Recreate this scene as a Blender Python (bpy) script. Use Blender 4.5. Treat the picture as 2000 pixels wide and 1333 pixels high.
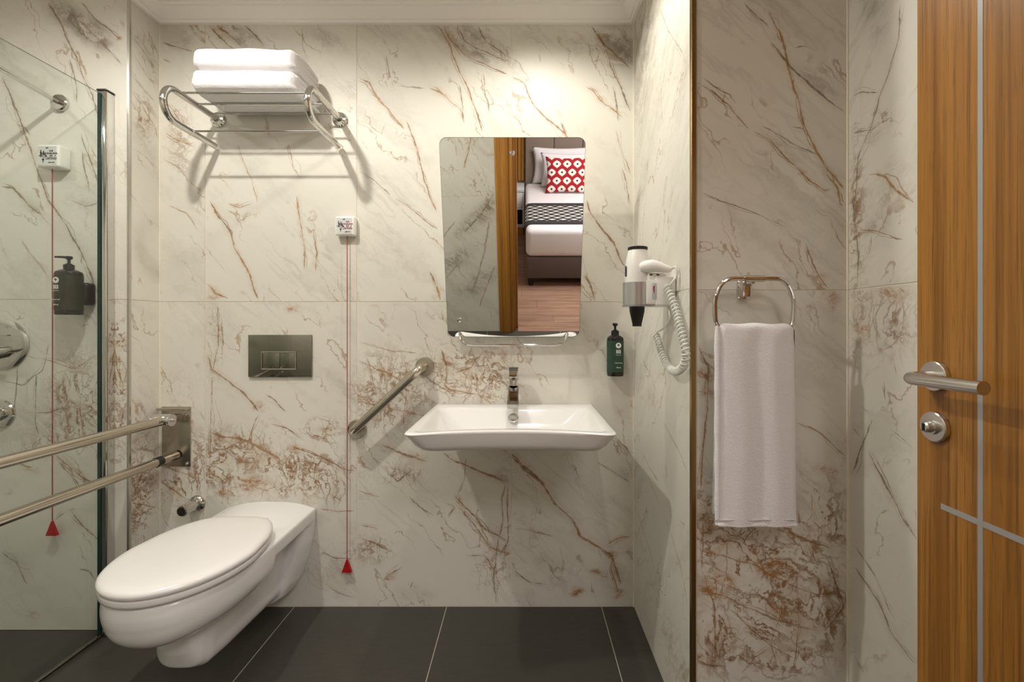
import bpy, bmesh, math, random
from mathutils import Vector, Matrix, noise as mnoise
import numpy as np
random.seed(7)
for o in list(bpy.data.objects): bpy.data.objects.remove(o)
S = bpy.context.scene
COL = S.collection
PI = math.pi
F = 896.0; VX, VY = 1023.0, 640.0; EYE = 1.096; CAMY = -1.8

# ------------------------------------------------------------------ camera
cam = bpy.data.cameras.new('camera'); co = bpy.data.objects.new('camera', cam); COL.objects.link(co)
co.location = (0, CAMY, EYE); co.rotation_euler = (PI/2, 0, 0)
cam.sensor_width = 36; cam.lens = F/2000*36; cam.shift_x = -0.0115; cam.shift_y = -0.01325
cam.clip_start = 0.02; cam.clip_end = 50
S.camera = co
# ------------------------------------------------------------------ world, view, lights
w = bpy.data.worlds.new('world'); S.world = w; w.use_nodes = True
w.node_tree.nodes['Background'].inputs[0].default_value = (1.0, 0.95, 0.88, 1)
w.node_tree.nodes['Background'].inputs[1].default_value = 0.08
S.view_settings.view_transform = 'Standard'; S.view_settings.look = 'None'
S.view_settings.exposure = 0.12; S.view_settings.gamma = 1.0; S.view_settings.use_curve_mapping = False

def light(name, kind, loc, energy, col=(1, .95, .87), rot=(0, 0, 0), **kw):
    l = bpy.data.lights.new(name, kind); l.energy = energy; l.color = col
    for k, v in kw.items(): setattr(l, k, v)
    o = bpy.data.objects.new(name, l); o.location = loc; o.rotation_euler = rot; COL.objects.link(o)
    return o
WARM = (1, .96, .875)
CEIL = 2.36
DOWN = [(-.96, -.89), (.14, -.50), (-1.95, -.95), (.55, -1.35)]
light('spot_toilet', 'SPOT', (-.96, -.89, 2.345), 48, WARM, spot_size=math.radians(172), spot_blend=.45, shadow_soft_size=.028)
light('spot_sink', 'SPOT', (.04, -.47, 2.345), 24, WARM, spot_size=math.radians(150), spot_blend=.5, shadow_soft_size=.028)
light('spot_shower', 'SPOT', (-1.95, -.95, 2.345), 9, (1, .97, .93), spot_size=math.radians(175), spot_blend=.4, shadow_soft_size=.04)
light('spot_entry', 'SPOT', (.45, -1.75, 2.345), 11, (1, .97, .96), spot_size=math.radians(130), spot_blend=.9, shadow_soft_size=.05)
light('bathroom_soft_fill', 'AREA', (-.9, -1.25, 2.34), 3.0, (1, .97, .93), size=1.2, size_y=.8, shape='RECTANGLE')  # soft fill added for ambient light, no real ceiling panel behind it
light('bedroom_ceiling_lamp', 'AREA', (1.2, -2.75, 2.6), 72, (1, .98, .98), size=1.4, size_y=1.0, shape='RECTANGLE')

# ------------------------------------------------------------------ object helpers
def tag(o, label=None, cat=None, group=None, kind=None):
    if label: o['label'] = label
    if cat: o['category'] = cat
    if group: o['group'] = group
    if kind: o['kind'] = kind
    return o
def thing(name, loc, label, cat, group=None):
    o = bpy.data.objects.new(name, None); COL.objects.link(o); o.location = loc
    o.empty_display_size = .05
    return tag(o, label, cat, group)
def wloc(o):
    v = Vector((0, 0, 0))
    while o: v += o.location; o = o.parent
    return v
def link_mesh(name, verts, faces, mat, parent=None, smooth=30, origin=None):
    off = wloc(parent) if parent else Vector(origin or (0, 0, 0))
    me = bpy.data.meshes.new(name)
    me.from_pydata([tuple(Vector(v)-off) for v in verts], [], faces)
    me.validate(); me.update()
    if smooth is not None and len(me.polygons):
        me.shade_smooth(); me.set_sharp_from_angle(angle=math.radians(smooth))
    if mat: me.materials.append(mat)
    o = bpy.data.objects.new(name, me); COL.objects.link(o)
    if parent: o.parent = parent
    else: o.location = off
    return o
class MB:
    def __init__(s): s.v = []; s.f = []
    def add(s, vs, fs):
        n = len(s.v); s.v += [tuple(v) for v in vs]; s.f += [tuple(i+n for i in f) for f in fs]; return s
    def box(s, x0, x1, y0, y1, z0, z1, bev=0, seg=2, M=None):
        bm = bmesh.new(); bmesh.ops.create_cube(bm, size=1)
        for v in bm.verts:
            v.co = Vector(((x0+x1)/2+v.co.x*(x1-x0), (y0+y1)/2+v.co.y*(y1-y0), (z0+z1)/2+v.co.z*(z1-z0)))
        if bev: bmesh.ops.bevel(bm, geom=bm.edges[:], offset=bev, segments=seg, profile=.5, affect='EDGES')
        return s.addbm(bm, M)
    def addbm(s, bm, M=None):
        bm.verts.index_update()
        vs = [(M @ v.co) if M else v.co.copy() for v in bm.verts]
        fs = [[v.index for v in f.verts] for f in bm.faces]
        bm.free(); return s.add(vs, fs)
    def tube(s, pts, r, n=14, caps=True, closed=False, rs=None):
        pts = [Vector(p) for p in pts]; m = len(pts)
        tang = []
        for i in range(m):
            if closed: t = pts[(i+1) % m]-pts[i-1]
            else: t = pts[min(i+1, m-1)]-pts[max(i-1, 0)]
            tang.append(t.normalized())
        up = Vector((0, 0, 1)) if abs(tang[0].z) < .9 else Vector((1, 0, 0))
        u = (up-tang[0]*up.dot(tang[0])).normalized()
        vs = []
        for i in range(m):
            u = (u-tang[i]*u.dot(tang[i])).normalized(); b = tang[i].cross(u)
            rr = rs[i] if rs else r
            for k in range(n):
                a = 2*PI*k/n; vs.append(pts[i]+u*(rr*math.cos(a))+b*(rr*math.sin(a)))
        fs = []
        for i in range(m if closed else m-1):
            j = (i+1) % m
            for k in range(n):
                l = (k+1) % n; fs.append((i*n+k, i*n+l, j*n+l, j*n+k))
        if caps and not closed:
            fs.append(tuple(range(n-1, -1, -1))); fs.append(tuple((m-1)*n+k for k in range(n)))
        return s.add(vs, fs)
    def lathe(s, prof, origin, axis, n=32):
        """prof: list of (distance along axis, radius)"""
        ax = Vector(axis).normalized(); o = Vector(origin)
        u = ax.orthogonal().normalized(); b = ax.cross(u)
        vs = []; fs = []
        for (h, r) in prof:
            r = max(r, 1e-5)
            for k in range(n):
                a = 2*PI*k/n; vs.append(o+ax*h+u*(r*math.cos(a))+b*(r*math.sin(a)))
        for i in range(len(prof)-1):
            for k in range(n):
                l = (k+1) % n; fs.append((i*n+k, i*n+l, (i+1)*n+l, (i+1)*n+k))
        fs.append(tuple(range(n-1, -1, -1))); fs.append(tuple((len(prof)-1)*n+k for k in range(n)))
        return s.add(vs, fs)
    def rings(s, rings, cap0=True, cap1=True):
        n = len(rings[0]); vs = [p for r in rings for p in r]; fs = []
        for i in range(len(rings)-1):
            for k in range(n):
                l = (k+1) % n; fs.append((i*n+k, i*n+l, (i+1)*n+l, (i+1)*n+k))
        if cap0: fs.append(tuple(range(n-1, -1, -1)))
        if cap1: fs.append(tuple((len(rings)-1)*n+k for k in range(n)))
        return s.add(vs, fs)
    def build(s, name, mat, parent=None, smooth=30, origin=None):
        return link_mesh(name, s.v, s.f, mat, parent, smooth, origin)
def fillet(pts, r, n=6, closed=False):
    pts = [Vector(p) for p in pts]; out = []; m = len(pts)
    for i in range(m):
        if not closed and i in (0, m-1): out.append(pts[i]); continue
        p, a, b = pts[i], pts[i-1], pts[(i+1) % m]
        d1 = (a-p); d2 = (b-p); rr = min(r, d1.length*.49, d2.length*.49)
        q0 = p+d1.normalized()*rr; q1 = p+d2.normalized()*rr
        for k in range(n+1):
            t = k/n; out.append(q0*(1-t)**2+p*2*t*(1-t)+q1*t*t)
    return out
def catmull(pts, n=8):
    P = [Vector(p) for p in pts]; P = [P[0]*2-P[1]]+P+[P[-1]*2-P[-2]]; out = []
    for i in range(1, len(P)-2):
        for k in range(n):
            t = k/n; a, b, c, d = P[i-1:i+3]
            out.append(.5*((2*b)+(c-a)*t+(2*a-5*b+4*c-d)*t*t+(3*b-a-3*c+d)*t**3))
    out.append(P[-2]); return out
def struct(name, mb, mat, smooth=30): return tag(mb.build(name, mat, None, smooth), kind='structure')
def text(name, body, size, mat, parent, M, align='CENTER', sx=1.0, bold=0):
    cu = bpy.data.curves.new(name, 'FONT'); cu.body = body; cu.size = size; cu.align_x = align; cu.align_y = 'CENTER'
    cu.extrude = .0002; cu.resolution_u = 2; cu.offset = bold
    t = bpy.data.objects.new('tmp', cu); COL.objects.link(t)
    dg = bpy.context.evaluated_depsgraph_get()
    me = bpy.data.meshes.new_from_object(t.evaluated_get(dg))
    bpy.data.objects.remove(t)
    off = wloc(parent)
    T = Matrix.Translation(-off) @ M @ Matrix.Diagonal((sx, 1, 1, 1))
    me.transform(T); me.materials.clear(); me.materials.append(mat); me.name = name
    o = bpy.data.objects.new(name, me); COL.objects.link(o); o.parent = parent
    return o
FRONT = Matrix.Rotation(PI/2, 4, 'X')          # text in XZ plane, read from -y

# ------------------------------------------------------------------ materials
def srgb(r, g, b): return tuple(((c/255)/12.92 if c/255 <= .04045 else ((c/255+.055)/1.055)**2.4) for c in (r, g, b))+(1,)
def mat(name, col, rough=.5, metal=0, spec=.5, coat=0, sheen=0):
    m = bpy.data.materials.new(name); m.use_nodes = True; b = m.node_tree.nodes['Principled BSDF']
    b.inputs['Base Color'].default_value = col; b.inputs['Roughness'].default_value = rough
    b.inputs['Metallic'].default_value = metal; b.inputs['Specular IOR Level'].default_value = spec
    b.inputs['Coat Weight'].default_value = coat
    if sheen: b.inputs['Sheen Weight'].default_value = sheen
    return m
class NT:
    def __init__(s, m): s.t = m.node_tree; s.n = s.t.nodes; s.b = s.n['Principled BSDF']
    def new(s, ty, **kw):
        x = s.n.new(ty)
        for k, v in kw.items(): setattr(x, k, v)
        return x
    def put(s, sock, v):
        if hasattr(v, 'is_output') or isinstance(v, bpy.types.NodeSocket): s.t.links.new(v, sock)
        else: sock.default_value = v
    def math(s, op, a, b=0.0, c=0.0, clamp=False):
        x = s.new('ShaderNodeMath', operation=op, use_clamp=clamp); s.put(x.inputs[0], a); s.put(x.inputs[1], b); s.put(x.inputs[2], c); return x.outputs[0]
    def noise(s, vec, scale, detail=3, rough=.5, dist=0.0, out=0, dim='3D'):
        x = s.new('ShaderNodeTexNoise', noise_dimensions=dim); s.put(x.inputs['Vector'], vec)
        x.inputs['Scale'].default_value = scale; x.inputs['Detail'].default_value = detail
        x.inputs['Roughness'].default_value = rough; x.inputs['Distortion'].default_value = dist
        return x.outputs[out]
    def ramp(s, v, lo, hi, a=0.0, b=1.0):
        x = s.new('ShaderNodeMapRange', interpolation_type='SMOOTHSTEP'); s.put(x.inputs[0], v)
        for i, q in enumerate((lo, hi, a, b)): s.put(x.inputs[1+i], q)
        return x.outputs[0]
    def mix(s, f, a, b):
        x = s.new('ShaderNodeMix', data_type='RGBA'); s.put(x.inputs[0], f); s.put(x.inputs[6], a); s.put(x.inputs[7], b); return x.outputs[2]
    def vmath(s, op, a, b=(0, 0, 0)):
        x = s.new('ShaderNodeVectorMath', operation=op); s.put(x.inputs[0], a); s.put(x.inputs[1], b); return x.outputs[0]
    def mapping(s, v, loc=(0, 0, 0), rot=(0, 0, 0), sc=(1, 1, 1)):
        x = s.new('ShaderNodeMapping'); s.put(x.inputs[0], v); s.put(x.inputs[1], loc); s.put(x.inputs[2], rot); s.put(x.inputs[3], sc); return x.outputs[0]
    def bump(s, h, strength=.3, dist=.002):
        x = s.new('ShaderNodeBump'); s.put(x.inputs['Height'], h); x.inputs['Strength'].default_value = strength; x.inputs['Distance'].default_value = dist
        s.t.links.new(x.outputs[0], s.b.inputs['Normal'])
    def coord(s, k='Object'): return s.new('ShaderNodeTexCoord').outputs[k]
    def attr(s, name):
        x = s.new('ShaderNodeAttribute', attribute_name=name); q = s.new('ShaderNodeSeparateXYZ'); s.t.links.new(x.outputs['Vector'], q.inputs[0]); return q.outputs

def marble_mat():
    m = mat('veined_marble_porcelain', (1, 1, 1, 1), .46, 0, .4); t = NT(m)
    q = t.attr('uvw'); cmb = t.new('ShaderNodeCombineXYZ')
    for i in range(3): t.t.links.new(q[i], cmb.inputs[i])
    p = cmb.outputs[0]                       # along wall, height, per-tile seed
    wob = t.vmath('SUBTRACT', t.noise(p, 9, 4, .6, out=1), (.5, .5, .5))
    hue = t.ramp(t.noise(p, 4.3, 2, .5), .4, .6)
    w2 = t.math('MULTIPLY', t.math('SUBTRACT', t.noise(t.vmath('ADD', p, (5, 3, 9)), 5, 3, .6), .5), .075)
    w1 = t.new('ShaderNodeSeparateXYZ'); t.t.links.new(wob, w1.inputs[0])
    wx = t.math('MULTIPLY', w1.outputs[0], .030)
    wid = t.ramp(t.noise(p, 16, 4, .65), .34, .66, .42, 2.1)
    fine = t.noise(p, 60, 3, .6)
    # key veins from signed distances
    rust = None; grey = None; halo = None
    for ci, (dn, sn) in enumerate((('vd0', 'vs0'), ('vd1', 'vs1'))):
        d = t.attr(dn); s_ = t.attr(sn)
        for k in range(3):
            dd = t.math('ABSOLUTE', t.math('ADD', d[k], t.math('MULTIPLY', wx, (1, -1, .7)[k])))
            wv = t.math('MULTIPLY', s_[k], wid)              # half width in metres
            line = t.math('MULTIPLY', t.ramp(dd, 0.0, wv, 1.0, 0.0), t.ramp(s_[k], .0002, .0009))
            d2 = t.math('ABSOLUTE', t.math('ADD', d[k], t.math('ADD', w2, t.math('MULTIPLY', wx, .6))))
            l2 = t.math('MULTIPLY', t.ramp(d2, 0.0, t.math('MULTIPLY', wv, .5), .8, 0.0), t.ramp(s_[k], .0005, .0014))
            line = t.math('MAXIMUM', line, l2)
            hl = t.math('MULTIPLY', t.ramp(dd, 0.0, t.math('MULTIPLY', s_[k], 7.0), 1.0, 0.0), t.ramp(s_[k], .0005, .003))
            isg = ci == 1 and k > 0
            if isg: grey = line if grey is None else t.math('MAXIMUM', grey, line)
            else: rust = line if rust is None else t.math('MAXIMUM', rust, line)
            halo = hl if halo is None else t.math('MAXIMUM', halo, hl)
    mk = t.attr('mk')    # smoke, net, blotch
    # diagonal grey clouds and hair streaks (falling to the right)
    def aniso(loc, ang, sc): return t.mapping(t.mapping(p, loc=loc, rot=(0, 0, math.radians(ang))), sc=sc)
    warp = t.vmath('ADD', aniso((0, 0, 0), 40, (1.1, 5.5, 1)), t.vmath('MULTIPLY', wob, (.9, .9, 0)))
    st = t.noise(t.vmath('ADD', aniso((2, 5, 1), 44, (1.6, 9, 1)), t.vmath('MULTIPLY', wob, (.45, .45, 0))), 1.6, 3, .5)
    streak = t.ramp(t.math('ABSOLUTE', t.math('SUBTRACT', st, .5)), 0, .035, 1, 0)
    area = t.ramp(t.noise(p, 1.9, 2, .5), .47, .66)
    broad = t.ramp(t.noise(warp, 1.5, 5, .6), .48, .80)
    nv = t.noise(t.vmath('ADD', aniso((4, 1, 3), 58, (1.5, 5, 1)), t.vmath('MULTIPLY', wob, (.5, .5, 0))), 1.7, 2, .5)
    thread = t.ramp(t.math('ABSOLUTE', t.math('SUBTRACT', nv, .5)), 0, .013, 1, 0)
    tarea = t.ramp(t.noise(p, 4.3, 3, .6), .46, .60)
    # rust net: cracks
    vo = t.new('ShaderNodeTexVoronoi', feature='DISTANCE_TO_EDGE'); 
    vp = t.vmath('ADD', t.mapping(p, rot=(0, 0, .25), sc=(1.15, .75, 1)), t.vmath('MULTIPLY', t.noise(p, 5, 4, .65, out=1), (.16, .16, 0)))
    t.put(vo.inputs['Vector'], vp); vo.inputs['Scale'].default_value = 13
    vo2 = t.new('ShaderNodeTexVoronoi', feature='DISTANCE_TO_EDGE'); t.put(vo2.inputs['Vector'], t.mapping(vp, loc=(3, 7, 1), rot=(0, 0, .9), sc=(1, 1.7, 1))); vo2.inputs['Scale'].default_value = 14
    on = t.ramp(t.noise(p, 7, 3, .6), .40, .62)
    net1 = t.math('MULTIPLY', t.ramp(vo.outputs['Distance'], 0, .055, 1, 0), on)
    net2 = t.math('MULTIPLY', t.ramp(vo2.outputs['Distance'], 0, .045, 1, 0), t.ramp(t.noise(p, 6, 3, .6), .6, .42))
    def ridge(loc, ang, sc, w_, sw, det=3):
        n_ = t.noise(t.vmath('ADD', aniso(loc, ang, sc), t.vmath('MULTIPLY', wob, (sw, sw, 0))), 1.0, det, .55)
        return t.ramp(t.math('ABSOLUTE', t.math('SUBTRACT', n_, .5)), 0, w_, 1, 0)
    ra = t.math('MULTIPLY', ridge((1, 2, 5), 84, (2.2, 17, 1), .035, 1.6), t.ramp(t.noise(p, 8, 3, .6), .42, .58))
    rb = t.math('MULTIPLY', ridge((6, 1, 2), 24, (3.0, 15, 1), .045, 2.2), t.ramp(t.noise(p, 5, 3, .6), .40, .56))
    rc = t.math('MULTIPLY', ridge((3, 8, 4), -50, (4.0, 10, 1), .030, 2.5), t.ramp(t.noise(p, 6.5, 3, .6), .60, .44))
    allr = t.math('MAXIMUM', t.math('MAXIMUM', ra, rb), t.math('MAXIMUM', rc, t.math('MULTIPLY', net1, .7)))
    netv = t.math('MULTIPLY', allr, t.ramp(mk[1], .03, .6))
    nb = t.noise(t.vmath('ADD', t.mapping(p, rot=(0, 0, .45), sc=(1, 2.0, 1)), t.vmath('MULTIPLY', wob, (.12, .12, 0))), 17, 6, .72)
    bl = t.math('MULTIPLY', t.ramp(nb, .50, .64), t.ramp(mk[2], .1, .9))
    blw = t.math('MULTIPLY', t.ramp(nb, .35, .65), t.ramp(mk[2], 0, 1))
    netw = t.math('MULTIPLY', t.ramp(t.noise(p, 12, 5, .65), .42, .72), t.ramp(mk[1], .1, 1.0))
    base = t.mix(t.noise(p, 2.2, 3, .5), srgb(231, 227, 216), srgb(216, 213, 203))
    c = t.mix(t.math('MULTIPLY', broad, .42), base, srgb(172, 165, 150))
    c = t.mix(t.math('MULTIPLY', t.math('MULTIPLY', streak, area), .22), c, srgb(158, 150, 136))
    c = t.mix(t.math('MULTIPLY', t.math('MULTIPLY', thread, tarea), .62), c, srgb(156, 118, 76))
    smk = t.ramp(mk[0], 0, 1.0)
    stk = t.noise(warp, 4.5, 6, .68)
    c = t.mix(t.math('MULTIPLY', smk, t.ramp(stk, .36, .66, .12, .85)), c, srgb(128, 116, 98))
    c = t.mix(t.math('MULTIPLY', halo, t.ramp(fine, .25, .75, .06, .26)), c, srgb(178, 140, 100))
    c = t.mix(t.math('MULTIPLY', netw, .55), c, srgb(180, 146, 104))
    c = t.mix(t.math('MULTIPLY', netv, t.ramp(fine, .3, .6, .55, 1.0)), c, srgb(138, 98, 58))
    c = t.mix(t.math('MULTIPLY', blw, .62), c, srgb(176, 130, 84))
    c = t.mix(t.math('MULTIPLY', bl, .9), c, srgb(156, 100, 38))
    lo = t.ramp(fine, .25, .6, .6, 1.0)
    c = t.mix(t.math('MULTIPLY', grey, lo), c, t.mix(hue, srgb(108, 100, 86), srgb(134, 116, 92)))
    c = t.mix(t.math('MULTIPLY', rust, lo), c, t.mix(hue, srgb(164, 122, 70), srgb(132, 98, 62)))
    t.put(t.b.inputs['Base Color'], c)
    return m
MARBLE = marble_mat()
GROUT = mat('cream_grout', srgb(238, 230, 212), .8)
def dark_tile_mat():
    m = mat('dark_grey_floor_porcelain', srgb(80, 76, 72), .42, 0, .45); t = NT(m); p = t.coord()
    n1 = t.noise(t.mapping(p, sc=(1, 6, 1)), 12, 5, .7); n2 = t.noise(p, 160, 3, .6)
    c = t.mix(n1, srgb(56, 53, 48), srgb(76, 72, 65)); c = t.mix(t.ramp(n2, .35, .75, 0, .3), c, srgb(48, 45, 41))
    t.put(t.b.inputs['Base Color'], c); t.bump(n2, .15, .0006); return m
DARKTILE = dark_tile_mat()
FGROUT = mat('light_floor_grout', srgb(196, 188, 170), .8)
WHITECEIL = mat('white_ceiling_paint', srgb(248, 245, 240), .7)
CERAMIC = mat('glazed_white_ceramic', srgb(238, 236, 234), .12, 0, .5, coat=.3)
SEATP = mat('white_toilet_seat_plastic', srgb(236, 233, 230), .22, 0, .5)
CHROME = mat('polished_chrome', (.66, .65, .62, 1), .06, 1)
def brushed(name, col, r=.28):
    m = mat(name, col, r, 1); t = NT(m); p = t.coord()
    n = t.noise(t.mapping(p, sc=(1, 1, 1)), 300, 2, .6); return m
STEEL = brushed('brushed_stainless_steel', (.62, .60, .56, 1), .26)
WARMSTEEL = brushed('satin_warm_steel', (.50, .46, .39, 1), .26)
SATIN = mat('silver_plastic', srgb(188, 188, 188), .3, .7)
RAILM = mat('satin_rail_steel', (.56, .51, .43, 1), .22, 1)
BRONZE = mat('brushed_bronze_strip', srgb(150, 122, 78), .3, 1)
DCHROME = mat('dark_tinted_chrome_plate', (.26, .25, .21, 1), .08, 1)
WPLAST = mat('white_plastic', srgb(242, 240, 234), .35)
BPLAST = mat('black_plastic', srgb(22, 20, 19), .3)
RED = mat('red_pull_plastic', srgb(176, 16, 24), .35)
REDCORD = mat('red_cord', srgb(160, 60, 58), .7)
INKB = mat('dark_blue_ink', srgb(36, 38, 66), .6); INKR = mat('red_ink', srgb(150, 48, 60), .6); INKK = mat('black_ink', srgb(40, 38, 36), .6); INKG = mat('green_ink', srgb(40, 78, 58), .6)
INKW = mat('white_ink', srgb(232, 230, 222), .6)
LABELP = mat('pale_grey_sticker', srgb(212, 212, 210), .5)
BOTTLE = mat('dark_amber_bottle_plastic', srgb(32, 26, 20), .18, 0, .5)
GREENL = mat('dark_green_label', srgb(34, 66, 50), .45)
OLIVEL = mat('olive_black_label', srgb(44, 42, 26), .45)
MIRROR = mat('mirror_silver', (.90, .91, .89, 1), .0, 1)
MEDGE = mat('mirror_cut_edge', srgb(60, 72, 66), .2)
ALU = mat('aluminium_inlay', srgb(176, 176, 176), .32, .35)
def wood_mat(name, a, b, c_, axis=2, rough=.38, sc=1.0):
    m = mat(name, a, rough); t = NT(m); p = t.coord()
    s = [38*sc, 38*sc, 38*sc]; s[axis] = .5*sc
    q = t.mapping(p, sc=tuple(s)); n1 = t.noise(q, 1.0, 3, .5, .6)
    s2 = [190*sc]*3; s2[axis] = 2.2*sc
    n2 = t.noise(t.mapping(p, sc=tuple(s2)), 1.0, 4, .65, .3)
    s3 = [520*sc]*3; s3[axis] = 14*sc
    n3 = t.noise(t.mapping(p, sc=tuple(s3)), 1.0, 2, .5)
    c = t.mix(t.ramp(n1, .3, .7), a, b); c = t.mix(t.ramp(n2, .46, .72, 0, .62), c, c_); c = t.mix(t.ramp(n3, .55, .75, 0, .5), c, c_)
    t.put(t.b.inputs['Base Color'], c); t.bump(n2, .12, .0005); return m
OAK = wood_mat('golden_oak_veneer', srgb(176, 122, 50), srgb(136, 88, 28), srgb(84, 52, 15), 2, .36)
OAKD = wood_mat('oak_door_casing', srgb(196, 138, 58), srgb(160, 104, 38), srgb(100, 60, 20), 2, .4)
def plank_mat():
    m = mat('brown_oak_planks', (1, 1, 1, 1), .45); t = NT(m); p = t.coord()
    oi = t.new('ShaderNodeObjectInfo'); n1 = t.noise(t.mapping(p, sc=(1.2, 14, 1)), 1.6, 4, .6, .4); n2 = t.noise(t.mapping(p, sc=(4, 90, 1)), 1.0, 4, .7)
    c = t.mix(t.ramp(n1, .3, .7), srgb(168, 134, 112), srgb(136, 102, 82)); c = t.mix(t.ramp(n2, .5, .75, 0, .5), c, srgb(104, 74, 58))
    c = t.mix(t.math('MULTIPLY', oi.outputs['Random'], .3), c, srgb(120, 92, 76)); t.put(t.b.inputs['Base Color'], c); return m
PLANK = plank_mat()
def terry_mat():
    m = mat('white_terry_cloth', srgb(240, 236, 236), .95, 0, .1, sheen=.4); t = NT(m); p = t.coord()
    n = t.noise(p, 420, 3, .7); n2 = t.noise(p, 170, 3, .7); t.put(t.b.inputs['Base Color'], t.mix(n, srgb(236, 233, 234), srgb(250, 248, 249)))
    t.bump(t.math('ADD', n, t.math("MULTIPLY", n2, 1.3)), .6, .003); return m
TERRY = terry_mat()
def fabric_mat(name, a, b, scale=500):
    m = mat(name, a, .9, 0, .15, sheen=.2); t = NT(m); n = t.noise(t.coord(), scale, 3, .7); t.put(t.b.inputs['Base Color'], t.mix(n, a, b)); t.bump(n, .4, .001); return m
TAUPE = fabric_mat('taupe_upholstery', srgb(150, 134, 122), srgb(124, 110, 100))
TAUPED = fabric_mat('grey_brown_bed_base_fabric', srgb(112, 98, 92), srgb(90, 78, 74))
SHEET = fabric_mat('white_bed_linen', srgb(240, 236, 238), srgb(228, 224, 228), 700)
def glass_mat():
    m = bpy.data.materials.new('clear_shower_glass'); m.use_nodes = True; nt = m.node_tree; nt.nodes.clear()
    out = nt.nodes.new('ShaderNodeOutputMaterial'); mx = nt.nodes.new('ShaderNodeMixShader'); fr = nt.nodes.new('ShaderNodeMath'); fr.operation = 'MULTIPLY_ADD'; lw = nt.nodes.new('ShaderNodeLayerWeight'); pw = nt.nodes.new('ShaderNodeMath'); pw.operation = 'POWER'; pw.inputs[1].default_value = 5; nt.links.new(lw.outputs['Facing'], pw.inputs[0]); nt.links.new(pw.outputs[0], fr.inputs[0]); fr.inputs[1].default_value = .5; fr.inputs[2].default_value = .03
    tr = nt.nodes.new('ShaderNodeBsdfTransparent'); tr.inputs[0].default_value = (.955, .975, .965, 1); gl = nt.nodes.new('ShaderNodeBsdfGlossy'); gl.inputs['Roughness'].default_value = 0.01
    nt.links.new(fr.outputs[0], mx.inputs[0]); nt.links.new(tr.outputs[0], mx.inputs[1]); nt.links.new(gl.outputs[0], mx.inputs[2]); nt.links.new(mx.outputs[0], out.inputs[0]); return m
GLASS = glass_mat()
GREENEDGE = mat('green_glass_edge', srgb(28, 56, 50), .2)
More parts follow.
